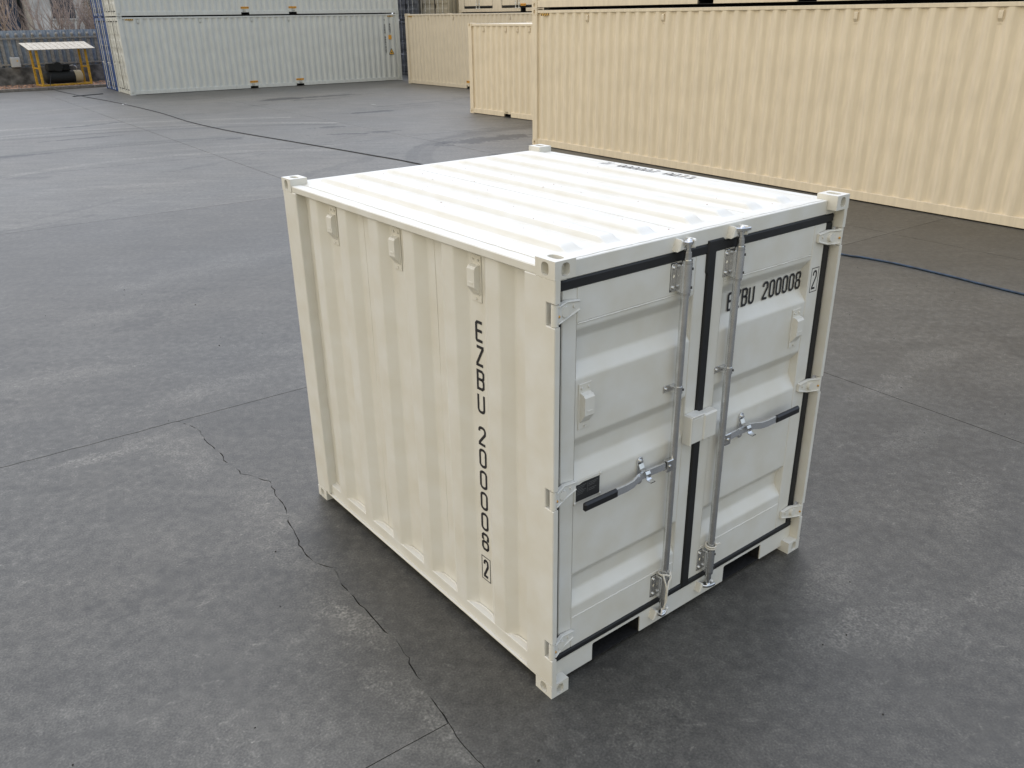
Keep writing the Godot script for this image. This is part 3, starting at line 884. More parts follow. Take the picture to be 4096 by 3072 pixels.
func door_leaf(c: Node3D, P: Material, x0: float, x1: float, p0: float, p1: float) -> void:
	var y0 := 0.176; var y1 := 1.870; var yb := 0.336; var yt := 1.73
	# panel with three horizontal grooves
	var prof := PackedVector2Array([Vector2(yb, 0)])
	for g in [[0.395, 0.45, 0.52, 0.573], [1.03, 1.10, 1.175, 1.231], [1.495, 1.548, 1.652, 1.702]]:
		prof.append_array([Vector2(g[0], 0), Vector2(g[1], 0.041), Vector2(g[2], 0.041), Vector2(g[3], 0)])
	prof.append(Vector2(yt, 0))
	var f := fillet(prof, 0.010, 4)
	var s := Shape.new()
	s.sheet(f, V(p0, 0, DZ - 0.001), V(0, 1, 0), V(0, 0, -1), V(1, 0, 0), p1 - p0, 0.003)
	for e in [[p0 + 0.0005, 1.0], [p1 - 0.0005, -1.0]]:
		for g in [[0.395, 0.45, 0.52, 0.573], [1.03, 1.10, 1.175, 1.231], [1.495, 1.548, 1.652, 1.702]]:
			s.quad(V(e[0], g[0], DZ - 0.001), V(e[0], g[1], DZ - 0.042), V(e[0], g[2], DZ - 0.042), V(e[0], g[3], DZ - 0.001), V(e[1], 0, 0))
	var door := part("door", s, P, c)
	var a := Shape.new(); a.box(V(x0, y0, DZ - 0.045), V(p0, y1, DZ + 0.001), 0.004); part("door_stile", a, P, door)
	var b := Shape.new(); b.box(V(p1, y0, DZ - 0.045), V(x1, y1, DZ + 0.001), 0.004); part("door_stile", b, P, door)
	var t := Shape.new(); t.box(V(p0, yt, DZ - 0.045), V(p1, y1 - 0.0005, DZ + 0.0005), 0.002); part("door_rail", t, P, door)
	var u := Shape.new(); u.box(V(p0, y0 + 0.0005, DZ - 0.045), V(p1, yb, DZ + 0.0005), 0.002); part("door_rail", u, P, door)
	for yy in [yt - 0.004, yb + 0.003]:
		var w := Shape.new()
		var pts := PackedVector3Array()
		for i in 40: pts.append(V(p0 + 0.004 + (p1 - p0 - 0.008) * i / 39.0, yy + rng.randf_range(-0.0012, 0.0012), DZ + 0.0004))
		w.tube(pts, 0.0028, 6)
		part("weld_bead", w, P, door)

func build_cream_doors(c: Node3D, P: Material, hy: Array) -> void:
	door_leaf(c, P, 0.078, 0.893, 0.155, 0.82)
	door_leaf(c, P, 0.943, 1.766, 1.017, 1.67)
	# rubber gaskets
	var R: Material = M.rubber
	for b in [[V(0.034, 1.869, -0.08), V(1.815, 1.9105, -0.045)], [V(0.034, 0.1415, -0.08), V(1.815, 0.1755, -0.044)], [V(1.767, 0.1757, -0.08), V(1.8145, 1.8685, -0.0455)], [V(0.0345, 0.1757, -0.08), V(0.077, 1.8685, -0.0455)]]:
		var s := Shape.new()
		s.box(b[0], b[1], 0.006)
		part("gasket", s, R, c)
	var s := Shape.new()
	s.prism(PackedVector2Array([Vector2(0.893, 0.150), Vector2(0.943, 0.150), Vector2(0.943, 1.868), Vector2(0.958, 1.895), Vector2(0.998, 1.915), Vector2(0.985, 1.925), Vector2(0.89, 1.925), Vector2(0.884, 1.86), Vector2(0.884, 1.79), Vector2(0.893, 1.775)]), 0.036, Transform3D(Basis.IDENTITY, V(0, 0, -0.076)), 0.005)
	part("gasket", s, R, c)
	# hinges
	for side in [0, 1]:
		for y in hy:
			var kx := 0.0145 if side == 0 else W - 0.0145
			var sg := 1.0 if side == 0 else -1.0
			var k := Shape.new()
			k.cyl(V(kx, y - 0.042, -0.016), V(kx, y + 0.042, -0.016), 0.0145, 18)
			var hinge := part("hinge", k, P, c)
			var bl := Shape.new()
			# blade: a tapered pressed plate from the knuckle on to the stile
			var xa := kx
			var xm := 0.085 if side == 0 else W - 0.085
			var xb := 0.155 if side == 0 else 1.694
			var top := [V(xa, y + 0.036, -0.004), V(xm, y + 0.036, -0.031), V(xb, y + 0.026, -0.036)]
			var bot := [V(xa, y - 0.036, -0.004), V(xm, y - 0.036, -0.031), V(xb, y - 0.014, -0.036)]
			for i in 2:
				bl.quad(top[i], top[i + 1], bot[i + 1], bot[i], V(0, 0, 1))
				bl.quad(top[i], top[i + 1], top[i + 1] + V(0, 0, -0.012), top[i] + V(0, 0, -0.012), V(0, 1, 0))
				bl.quad(bot[i], bot[i + 1], bot[i + 1] + V(0, 0, -0.012), bot[i] + V(0, 0, -0.012), V(0, -1, 0))
			bl.quad(top[2], bot[2], bot[2] + V(0, 0, -0.012), top[2] + V(0, 0, -0.012), V(sg, 0, 0))
			# raised rim and boss
			bl.tube(PackedVector3Array([top[0] + V(0.01 * sg, -0.004, 0), top[1] + V(0, -0.004, 0.001), top[2] + V(0, -0.003, 0.001)]), 0.004, 6)
			bl.tube(PackedVector3Array([bot[0] + V(0.01 * sg, 0.004, 0), bot[1] + V(0, 0.004, 0.001), bot[2] + V(0, 0.003, 0.001)]), 0.004, 6)
			bl.cyl(V(xm + 0.04 * sg, y + 0.008, -0.036), V(xm + 0.04 * sg, y + 0.008, -0.029), 0.008, 12, 0.006)
			bl.cyl(V(xm - 0.015 * sg, y, -0.032), V(xm - 0.015 * sg, y, -0.017), 0.022, 16, 0.02)
			part("hinge_blade", bl, P, hinge)
			var pin := Shape.new()
			pin.ball(V(kx + 0.012 * sg, y - 0.006, -0.006), V(0.006, 0.006, 0.006), 8)
			part("grease_nipple", pin, M.brass, hinge)
	# vents on the doors
	for x in [0.204, 1.607]: vent(c, Transform3D(Basis.IDENTITY, V(x, 1.37, DZ - 0.0005)), P)
	# lock box across the gap
	var lb := Shape.new()
	lb.box(V(0.905, 0.998, -0.049), V(0.998, 1.132, 0.001), 0.007)
	lb.box(V(0.826, 1.000, -0.049), V(0.904, 1.128, -0.002), 0.004)
	var lockbox := part("lock_box", lb, P, c)
	var lh := Shape.new()
	lh.box(V(0.815, 0.996, -0.049), V(0.825, 1.140, 0.002), 0.003)
	lh.box(V(0.8255, 1.1335, -0.049), V(0.9, 1.141, 0.002), 0.002)
	part("hood", lh, P, lockbox)
	var lt := Shape.new()
	lt.box(V(0.999, 1.055, -0.045), V(1.004, 1.105, -0.008), 0.002)
	part("latch", lt, P, lockbox)
	# rods
	for k in 2: lock_rod(c, 0.724 if k == 0 else 1.062, k)
	# handles
	lock_handle(c, 0.724, -1.0)
	lock_handle(c, 1.062, 1.0)
	# data plate
	var fr := Shape.new()
	fr.box(V(0.158, 0.926, DZ - 0.001), V(0.306, 1.03, DZ + 0.002), 0.001)
	var plate := part("data_plate", fr, P, c)
	var ds := Shape.new()
	ds.prism(PackedVector2Array([Vector2(0.166, 0.936), Vector2(0.3, 0.934), Vector2(0.3, 1.018), Vector2(0.205, 1.02), Vector2(0.185, 1.014), Vector2(0.166, 1.016)]), 0.0012, Transform3D(Basis.IDENTITY, V(0, 0, DZ + 0.002)))
	part("plate_face", ds, M.plate_dark, plate)
	var pl := Shape.new()
	for i in 6:
		for q in [[0.172, 0.222], [0.236, 0.29]]:
			if i == 3 and q[0] > 0.2: continue
			pl.box(V(q[0], 1.005 - i * 0.0075, DZ + 0.0033), V(q[1] - (i * 7 % 3) * 0.009, 1.007 - i * 0.0075, DZ + 0.0036))
	pl.box(V(0.229, 0.962, DZ + 0.0033), V(0.2305, 1.01, DZ + 0.0036))
	part("plate_print", pl, M.plate_print, plate)
	for q in [[0.16, 0.93], [0.304, 0.93], [0.16, 1.027], [0.304, 1.027]]:
		var rv := Shape.new()
		rv.ball(V(q[0], q[1], DZ + 0.002), V(0.007, 0.007, 0.005), 8)
		part("rivet", rv, P, plate)

func lock_rod(c: Node3D, x: float, k: int) -> void:
	var z := -0.014
	var r := 0.0172
	var s := Shape.new()
	s.cyl(V(x, 0.2, z), V(x, 1.86, z), r, 24)
	var rod := part("lock_rod", s, M.zinc, c)
	for top in [true, false]:
		var yc := 1.805 if top else 0.262
		var b := Shape.new()
		b.cyl(V(x, yc - 0.062, z), V(x, yc + 0.062, z), 0.0232, 24)
		# wrap plate and flange
		b.box(V(x - 0.026, yc - 0.06, DZ + 0.001), V(x + 0.0235, yc + 0.06, z), 0.003)
		b.prism(PackedVector2Array([Vector2(x - 0.056, yc - 0.05), Vector2(x - 0.05, yc - 0.06), Vector2(x - 0.0265, yc - 0.06), Vector2(x - 0.0265, yc + 0.06), Vector2(x - 0.05, yc + 0.06), Vector2(x - 0.056, yc + 0.05)]), 0.005, Transform3D(Basis.IDENTITY, V(0, 0, DZ + 0.0012)), 0.0012)
		var br := part("guide_bracket", b, M.zinc, rod)
		var pad := Shape.new()
		pad.box(V(x - 0.0575, yc - 0.0605, DZ + 0.0004), V(x - 0.02, yc + 0.0625, DZ + 0.001))
		part("rubber_pad", pad, M.rubber, br)
		for yy in [yc - 0.042, yc + 0.042]:
			var bo := Shape.new()
			bo.cyl(V(x - 0.041, yy, DZ + 0.006), V(x - 0.041, yy, DZ + 0.013), 0.0075, 6)
			part("bolt", bo, M.zinc, br)
		var pk := Shape.new()
		pk.prism(PackedVector2Array([Vector2(x - 0.0445, yc + 0.002), Vector2(x - 0.0355, yc + 0.002), Vector2(x - 0.04, yc + 0.013)]), 0.003, Transform3D(Basis.IDENTITY, V(0, 0, DZ + 0.0062)), 0.0008)
		part("pressed_mark", pk, M.bright_zinc, br)
		for yy in [yc - 0.04, yc + 0.04]:
			var pl := Shape.new()
			pl.cyl(V(x + 0.013, yy, z + 0.0185), V(x + 0.0155, yy, z + 0.0225), 0.0055, 10)
			part("plug", pl, M.bolt_black, br)
		# collars and the cam end
		var dir := 1.0 if top else -1.0
		var cm := Shape.new()
		var y0 := yc + 0.0625 * dir
		var co := Shape.new()
		co.cyl(V(x, yc - 0.064 * dir, z), V(x, yc - 0.074 * dir, z), 0.0215, 24)
		part("collar", co, M.bright_zinc, rod)
		cm.cyl(V(x, y0, z), V(x, y0 + 0.014 * dir, z), 0.0225, 24)
		cm.cyl(V(x, y0 + 0.014 * dir, z), V(x, y0 + 0.046 * dir, z), 0.0165, 20)
		cm.cyl(V(x, y0 + 0.046 * dir, z), V(x, y0 + 0.058 * dir, z), 0.0165, 8, 0.012)
		cm.cyl(V(x, y0 + 0.058 * dir, z), V(x, y0 + 0.078 * dir, z), 0.011, 12)
		# forked cam
		var yk := y0 + (0.089 if top else 0.086) * dir
		var turn := Basis(V(0, 1, 0), 0.35 if k == 0 else -0.5)
		cm.prism(PackedVector2Array([Vector2(-0.034, -0.012), Vector2(-0.012, -0.02), Vector2(0.014, -0.016), Vector2(0.04, -0.004), Vector2(0.042, 0.006), Vector2(0.012, 0.012), Vector2(-0.01, 0.018), Vector2(-0.034, 0.008)]), 0.014, Transform3D(turn * Basis(V(1, 0, 0), V(0, 0, -1), V(0, 1, 0)), V(x, yk - 0.007, z + 0.002)), 0.003)
		cm.ball(V(x, yk, z + 0.004), V(0.016, 0.013, 0.015), 10)
		part("cam", cm, M.bright_zinc, rod)
		# keepers welded to the header or the sill
		var kp := Shape.new()
		var ky := 1.945 if top else 0.108
		kp.prism(PackedVector2Array([Vector2(-0.056, -0.026), Vector2(-0.024, -0.022), Vector2(-0.016, 0.0), Vector2(-0.02, 0.012), Vector2(-0.03, 0.022), Vector2(-0.042, 0.024)]), 0.034, Transform3D(Basis.IDENTITY, V(x, ky, -0.049)), 0.006)
		kp.prism(PackedVector2Array([Vector2(0.02, -0.018), Vector2(0.04, -0.022), Vector2(0.048, -0.006), Vector2(0.04, 0.018), Vector2(0.024, 0.016)]), 0.044, Transform3D(Basis.IDENTITY, V(x, ky, -0.049)), 0.006)
		kp.box(V(x - 0.05, ky - 0.027, -0.049), V(x + 0.046, ky - 0.022, -0.03), 0.002)
		part("keeper", kp, M.cream_paint, c)
	# clamp halfway
	var cl := Shape.new()
	var yc := 1.305
	cl.cyl(V(x, yc - 0.016, z), V(x, yc + 0.016, z), 0.0205, 22)
	cl.box(V(x - 0.022, yc - 0.016, DZ + 0.001), V(x + 0.0205, yc + 0.016, z), 0.002)
	cl.box(V(x - 0.056, yc - 0.016, DZ + 0.0012), V(x - 0.0225, yc + 0.016, DZ + 0.0052), 0.0015)
	var clamp_part := part("clamp", cl, M.zinc, rod)
	var bo := Shape.new()
	bo.cyl(V(x - 0.041, yc, DZ + 0.005), V(x - 0.041, yc, DZ + 0.012), 0.0075, 6)
	part("bolt", bo, M.zinc, clamp_part)
	var pl := Shape.new()
	pl.cyl(V(x + 0.012, yc, z + 0.016), V(x + 0.0145, yc, z + 0.0205), 0.0055, 10)
	part("plug", pl, M.bolt_black, clamp_part)

func bar(s: Shape, path: Array, hw: float, ht: float) -> void:
	# flat bar standing on edge (height hw, thickness ht) along a path in x, y, z
	var ring := func(i: int) -> Array:
		var d: Vector3 = (path[mini(i + 1, path.size() - 1)] - path[maxi(i - 1, 0)]).normalized()
		var side := d.cross(Vector3.UP).normalized()
		return [path[i] + V(0, hw, 0) + side * ht, path[i] + V(0, hw, 0) - side * ht, path[i] - V(0, hw, 0) - side * ht, path[i] - V(0, hw, 0) + side * ht]
	for i in path.size() - 1:
		var a = ring.call(i); var b = ring.call(i + 1)
		var m: Vector3 = (path[i] + path[i + 1]) * 0.5
		for k in 4:
			var l := (k + 1) % 4
			s.quad(a[k], a[l], b[l], b[k], (a[k] + a[l] + b[k] + b[l]) * 0.25 - m)
	var f = ring.call(0); var e = ring.call(path.size() - 1)
	s.quad(f[0], f[1], f[2], f[3], path[0] - path[1])
	s.quad(e[0], e[1], e[2], e[3], path[path.size() - 1] - path[path.size() - 2])

func lock_handle(c: Node3D, x: float, sg: float) -> void:
	var y := 0.945
	var z := -0.012
	var hub := Shape.new()
	# bent strap welded to the rod
	hub.box(V(minf(x + sg * 0.012, x + sg * 0.052), y - 0.032, z + 0.008), V(maxf(x + sg * 0.012, x + sg * 0.052), y + 0.026, z + 0.014), 0.002)
	hub.box(V(minf(x + sg * 0.012, x + sg * 0.052), y + 0.02, z - 0.012), V(maxf(x + sg * 0.012, x + sg * 0.052), y + 0.027, z + 0.0135), 0.002)
	hub.box(V(minf(x + sg * 0.012, x + sg * 0.052), y - 0.032, z - 0.013), V(maxf(x + sg * 0.012, x + sg * 0.052), y + 0.0265, z - 0.007), 0.002)
	hub.cyl(V(x + sg * 0.034, y - 0.004, z + 0.014), V(x + sg * 0.034, y - 0.004, z + 0.019), 0.009, 14, 0.007)
	var hd := part("lock_handle", hub, M.bright_zinc, c)
	var a := Shape.new()
	var pth := []
	for q in [[0.02, 0.0, 0.0], [0.06, 0.0, 0.0], [0.10, 0.0, -0.002], [0.13, -0.002, -0.006], [0.155, 0.001, -0.004], [0.18, 0.004, 0.001], [0.205, 0.006, 0.002], [0.235, 0.004, 0.008], [0.275, -0.002, 0.02], [0.32, -0.003, 0.024], [0.372, 0.0, 0.026], [0.40, 0.0, 0.027]]:
		pth.append(V(x + sg * q[0], y + q[1], z + q[2]))
	bar(a, pth, 0.0165, 0.005)
	part("handle_arm", a, M.handle_zinc, hd)
	var g := Shape.new()
	var g0 := x + sg * 0.378
	var g1 := x + sg * 0.572
	g.box(V(minf(g0, g1), y - 0.021, z + 0.015), V(maxf(g0, g1), y + 0.021, z + 0.039), 0.009)
	part("grip", g, M.black_grip, hd)
	# hasp plate on the door
	var hx := x + sg * 0.182
	var hp := Shape.new()
	var pts := PackedVector2Array()
	for i in 9: pts.append(Vector2(hx, y + 0.06) + Vector2.from_angle(PI * i / 8.0) * 0.016)
	for i in 9: pts.append(Vector2(hx, y - 0.042) + Vector2.from_angle(PI + PI * i / 8.0) * 0.018)
	hp.prism(pts, 0.007, Transform3D(Basis.IDENTITY, V(0, 0, DZ + 0.0005)), 0.001)
	hp.cyl(V(hx, y + 0.058, DZ + 0.007), V(hx, y + 0.058, DZ + 0.018), 0.0085, 14, 0.007)
	hp.cyl(V(hx, y - 0.044, DZ + 0.007), V(hx, y - 0.044, DZ + 0.013), 0.011, 14, 0.009)
	part("hasp", hp, M.zinc, hd)
	var fl := Shape.new()
	var fx := hx
	# swinging catch that folds over the arm
	var w := 0.014
	var prof := [V(0, 0.045, -0.028), V(0, 0.024, -0.018), V(0, 0.018, -0.004), V(0, 0.024, 0.012), V(0, 0.012, 0.02), V(0, -0.006, 0.02), V(0, -0.012, 0.028), V(0, -0.014, 0.05)]
	for i in prof.size() - 1:
		var p: Vector3 = V(fx, y, z) + prof[i]
		var q: Vector3 = V(fx, y, z) + prof[i + 1]
		var n := (q - p).cross(V(1, 0, 0)).normalized() * 0.0022
		fl.quad(p + V(-w, 0, 0) + n, p + V(w, 0, 0) + n, q + V(w, 0, 0) + n, q + V(-w, 0, 0) + n, n)
		fl.quad(p + V(-w, 0, 0) - n, p + V(w, 0, 0) - n, q + V(w, 0, 0) - n, q + V(-w, 0, 0) - n, -n)
		for sx in [-w, w]: fl.quad(p + V(sx, 0, 0) + n, q + V(sx, 0, 0) + n, q + V(sx, 0, 0) - n, p + V(sx, 0, 0) - n, V(sx, 0, 0))
	part("catch", fl, M.bright_zinc, hd)

func twisted(s: Shape, path: PackedVector3Array, r: float) -> void:
	for k in 3:
		var pts := PackedVector3Array()
		var total := 0.0
		for i in path.size() - 1:
			var a := path[i]; var b := path[i + 1]
			var d := (b - a)
			var n := maxi(2, int(d.length() / 0.004))
			var dn := d.normalized()
			var u := dn.cross(V(0.3, 0.2, 0.9)).normalized()
			var w := dn.cross(u)
			for q in n:
				var t := total + d.length() * q / n
				var an := t * 330.0 + TAU * k / 3.0
				pts.append(a + d * (float(q) / n) + (u * cos(an) + w * sin(an)) * r * 0.5)
			total += d.length()
		s.tube(pts, r * 0.56, 5)

func smooth_path(raw: Array, n := 6) -> PackedVector3Array:
	var cv := Curve3D.new()
	for i in raw.size():
		var t: Vector3 = (raw[mini(i + 1, raw.size() - 1)] - raw[maxi(i - 1, 0)]) / 6.0
		cv.add_point(raw[i], -t, t)
	var o := PackedVector3Array()
	for i in (raw.size() - 1) * n + 1: o.append(cv.samplef(float(i) / n))
	return o

func build_ropes() -> void:
	var x := 0.724
	var z := -0.014
	var r := 0.0042
	var t := thing("cord", "white twisted cord tied round the left door rod and hanging to its cam", "cord", V(x, 0.331, z))
	var s := Shape.new()
	var ring := []
	for i in 13: ring.append(V(cos(TAU * i / 12.0) * 0.0285, 0.012 + 0.006 * sin(TAU * i / 12.0) - (0.01 if i == 3 else 0.0), sin(TAU * i / 12.0) * 0.0285))
	twisted(s, smooth_path(ring), r)
	part("loop", s, M.rope_white, t)
	var h := Shape.new()
	twisted(h, smooth_path([V(-0.026, 0.02, 0.012), V(-0.03, 0.0, 0.026), V(-0.026, -0.03, 0.034), V(-0.022, -0.06, 0.036), V(-0.024, -0.1, 0.036), V(-0.02, -0.14, 0.032), V(-0.016, -0.175, 0.026), V(-0.006, -0.186, 0.02)]), r)
	twisted(h, smooth_path([V(0.027, 0.008, 0.014), V(0.012, -0.008, 0.03), V(-0.006, -0.022, 0.034), V(-0.018, -0.045, 0.04), V(-0.024, -0.08, 0.042), V(-0.018, -0.12, 0.038), V(-0.022, -0.16, 0.03), V(-0.02, -0.185, 0.022)]), r)
	part("tail", h, M.rope_white, t)
	var t2 := thing("cord", "white cord wound round the foot of the right door rod", "cord", V(1.062, 0.351, z))
	var s2 := Shape.new()
	var coil := []
	for i in 27: coil.append(V(cos(TAU * i / 12.0) * 0.026, -0.012 + 0.011 * i / 12.0, sin(TAU * i / 12.0) * 0.026))
	coil.append(V(0.034, 0.008, 0.022)); coil.append(V(0.042, 0.004, 0.024))
	twisted(s2, smooth_path(coil, 4), r)
	part("coil", s2, M.rope_white, t2)

# ------------------------------------------------------------------ containers of the yard
var flat_text := {}
func print_text(parent: Node3D, text: String, size: float, m: Material, xf: Transform3D, called := "lettering") -> void:
	if not flat_text.has(text):
		var t := TextMesh.new()
		var f := SystemFont.new(); f.font_names = PackedStringArray(["Droid Sans"]); f.font_weight = 700
		t.font = f; t.text = text; t.font_size = 64; t.pixel_size = 1.0 / 64.0; t.depth = 0.02
		flat_text[text] = t
	place(called, flat_text[text], m, parent, xf.scaled_local(V(size, size, 0.1)))

func iso(label: String, at: Vector3, yaw: float, len: float, hgt: float, m: Material, group := "", opt := {}) -> Node3D:
	var c := thing("shipping_container", label, "container", at, yaw, group)
	var wid := 2.438
	var cs := V(0.178, 0.118, 0.162)
	for x in [0, 1]:
		for y in [0, 1]:
			for z in [0, 1]:
				part("corner_casting", casting(V(0.0 if x == 0 else len - cs.x, 0.0 if y == 0 else hgt - cs.y, -cs.z if z == 0 else -wid), cs, -1.0 if x == 0 else 1.0, -1.0, 1.0 if z == 0 else -1.0, 1.0), m, c)
	for x in [0, 1]:
		for z in [0, 1]:
			var s := Shape.new()
			s.box(V(0.002 if x == 0 else len - 0.17, 0.118, -0.13 if z == 0 else -wid + 0.002), V(0.17 if x == 0 else len - 0.002, hgt - 0.118, -0.004 if z == 0 else -wid + 0.13), 0.006)
			part("corner_post", s, m, c)
	var pr := fillet(corr(0.165, len - 0.165, opt.get("pitch", 0.268), 0.072, 0.066, 0.036, 0.34), 0.012, 2)
	for z in [0, 1]:
		var zf := -0.01 if z == 0 else -wid + 0.01
		var dz := V(0, 0, -1) if z == 0 else V(0, 0, 1)
		var tr := Shape.new()
		tr.box(V(0.178, hgt - 0.085, minf(zf, zf + dz.z * 0.06)), V(len - 0.178, hgt - 0.026, maxf(zf, zf + dz.z * 0.06)), 0.006)
		part("top_rail", tr, m, c)
		if not (z == 0 and opt.has("side_doors")):
			var sw := Shape.new()
			sw.sheet(pr, V(0, 0.1, zf + dz.z * 0.006), V(1, 0, 0), dz, V(0, 1, 0), hgt - 0.15, 0.003)
			part("side_wall", sw, m, c)
		# bottom rail, broken at the fork pockets
		var cuts := []
		if z == 0:
			for f in opt.get("forks", []): cuts.append(f)
		var x0 := 0.178
		var br := Shape.new()
		for f in cuts + [[len - 0.178, 0.0]]:
			br.box(V(x0, 0.016, minf(zf, zf + dz.z * 0.05)), V(f[0], 0.155, maxf(zf, zf + dz.z * 0.05)), 0.004)
			x0 = f[0] + f[1]
		part("bottom_rail", br, m, c)
		for f in cuts:
			var fp := Shape.new()
			fp.box(V(f[0] - 0.004, 0.0125, -0.6), V(f[0], 0.15, -0.03))
			fp.box(V(f[0] + f[1], 0.0125, -0.6), V(f[0] + f[1] + 0.004, 0.15, -0.03))
			fp.box(V(f[0], 0.142, -0.6), V(f[0] + f[1], 0.15, -0.03))
			fp.box(V(f[0], 0.0125, -0.6), V(f[0] + f[1], 0.142, -0.58))
			fp.box(V(f[0], 0.0125, -0.58), V(f[0] + f[1], 0.02, -0.03))
			part("fork_pocket", fp, M.pocket_dark, c)
			if opt.get("fork_labels", true):
				var st := Shape.new()
				st.box(V(f[0] + 0.0, 0.235, -0.012), V(f[0] + f[1], 0.315, -0.009))
				var sk := part("sticker", st, M.sticker_orange, c)
				print_text(sk, "EMPTY LIFT ONLY", 0.042, M.print_black, Transform3D(Basis.IDENTITY, V(f[0] + f[1] * 0.5, 0.275, -0.0075)))
	var rf := Shape.new()
	var rp := fillet(corr(0.17, len - 0.17, 0.21, 0.09, 0.02, 0.02, 0.3), 0.006, 1)
	rf.sheet(rp, V(0, hgt - 0.03, -0.065), V(1, 0, 0), V(0, -1, 0), V(0, 0, -1), wid - 0.13, 0.003)
	part("roof_panel", rf, m, c)
	var fl := Shape.new()
	fl.box(V(0.1, 0.14, -wid + 0.08), V(len - 0.1, 0.16, -0.08))
	part("floor_plate", fl, M.pocket_dark, c)
	var xm := Shape.new()
	xm.box(V(0.2, -0.036 if at.y > 1.0 else 0.02, -1.35), V(len - 0.03, 0.139, -1.1))
	for q in [0.3, len - 0.5]: xm.box(V(q, -0.036 if at.y > 1.0 else 0.021, -wid + 0.1), V(q + 0.2, 0.138, -0.1))
	part("gap_blocker", xm, M.pocket_dark, c)  # added dark boxes that block the sky showing through the stacking gap
	# far end wall
	var ew := Shape.new()
	ew.sheet(fillet(corr(0.12, wid - 0.12, 0.26, 0.1, 0.05, 0.03, 0.3), 0.01, 1), V(len - 0.02, 0.1, -wid), V(0, 0, 1), V(-1, 0, 0), V(0, 1, 0), hgt - 0.2, 0.003)
	part("end_wall", ew, m, c)
	# door end at x = 0
	var hd := Shape.new()
	hd.box(V(0.01, hgt - 0.15, -wid + 0.13), V(0.09, hgt - 0.02, -0.13), 0.004)
	part("door_header", hd, m, c)
	var sl := Shape.new()
	sl.box(V(0.01, 0.0125, -wid + 0.13), V(0.09, 0.16, -0.13), 0.004)
	part("door_sill", sl, m, c)
	for k in 2:
		var z0 := -0.135 if k == 0 else -wid * 0.5 - 0.008
		var z1 := -wid * 0.5 + 0.008 if k == 0 else -wid + 0.135
		var dp := PackedVector2Array([Vector2(0.2, 0)])
		var gy := 0.45
		while gy + 0.3 < hgt - 0.3:
			dp.append_array([Vector2(gy, 0), Vector2(gy + 0.06, 0.03), Vector2(gy + 0.2, 0.03), Vector2(gy + 0.26, 0)])
			gy += 0.52
		dp.append(Vector2(hgt - 0.19, 0))
		var dl := Shape.new()
		dl.sheet(fillet(dp, 0.015, 1), V(0.025, 0, z1 + 0.03), V(0, 1, 0), V(1, 0, 0), V(0, 0, 1), z0 - z1 - 0.06, 0.004)
		var door := part("door", dl, m, c)
		var gk := Shape.new()
		for q in [[z0 - 0.03, z0], [z1, z1 + 0.03]]: gk.box(V(0.02, 0.165, q[0]), V(0.045, hgt - 0.155, q[1]))
		gk.box(V(0.02, 0.165, z1 + 0.03), V(0.045, 0.2, z0 - 0.03)); gk.box(V(0.02, hgt - 0.19, z1 + 0.03), V(0.045, hgt - 0.155, z0 - 0.03))
		part("gasket", gk, M.rubber, door)
		for q in 2:
			var zr := lerpf(z0, z1, 0.36 + 0.36 * q)
			var rd := Shape.new()
			rd.cyl(V(-0.004, 0.06, zr), V(-0.004, hgt - 0.06, zr), 0.017, 8)
			for yy in [0.07, 0.32, hgt * 0.36, hgt * 0.62, hgt - 0.32, hgt - 0.07]: rd.box(V(-0.016, yy - 0.02, zr - 0.028), V(0.03, yy + 0.02, zr + 0.028), 0.004)
			part("lock_rod", rd, opt.get("rods", M.rod_white), c)
		var hn := Shape.new()
		hn.box(V(-0.035, hgt * 0.38, lerpf(z0, z1, 0.3)), V(-0.022, hgt * 0.38 + 0.03, lerpf(z0, z1, 0.8)), 0.003)
		part("handle", hn, opt.get("rods", M.rod_white), c)
	for x in opt.get("vents", []):
		# vents sit on the floor of the nearest recess
		var k := roundf((x - 0.34) / 0.268 - 0.5) + 0.5
		vent(c, Transform3D(Basis.IDENTITY.scaled(V(1.15, 1.1, 1.0)), V(0.34 + k * 0.268, hgt - 0.19, -0.0515)), m, opt.get("far", true))
	for x in opt.get("hazard", []):
		var hz := Shape.new()
		hz.box(V(x, hgt - 0.135, -0.014), V(x + 0.3, hgt - 0.09, -0.011))
		var sk := part("sticker", hz, M.sticker_yellow, c)
		var st := Shape.new()
		for i in 4: st.prism(PackedVector2Array([Vector2(x + 0.01 + i * 0.075, hgt - 0.135), Vector2(x + 0.045 + i * 0.075, hgt - 0.135), Vector2(x + 0.07 + i * 0.075, hgt - 0.09), Vector2(x + 0.035 + i * 0.075, hgt - 0.09)]), 0.001, Transform3D(Basis.IDENTITY, V(0, 0, -0.0108)))
		part("stripe", st, M.print_black, sk)
	return c

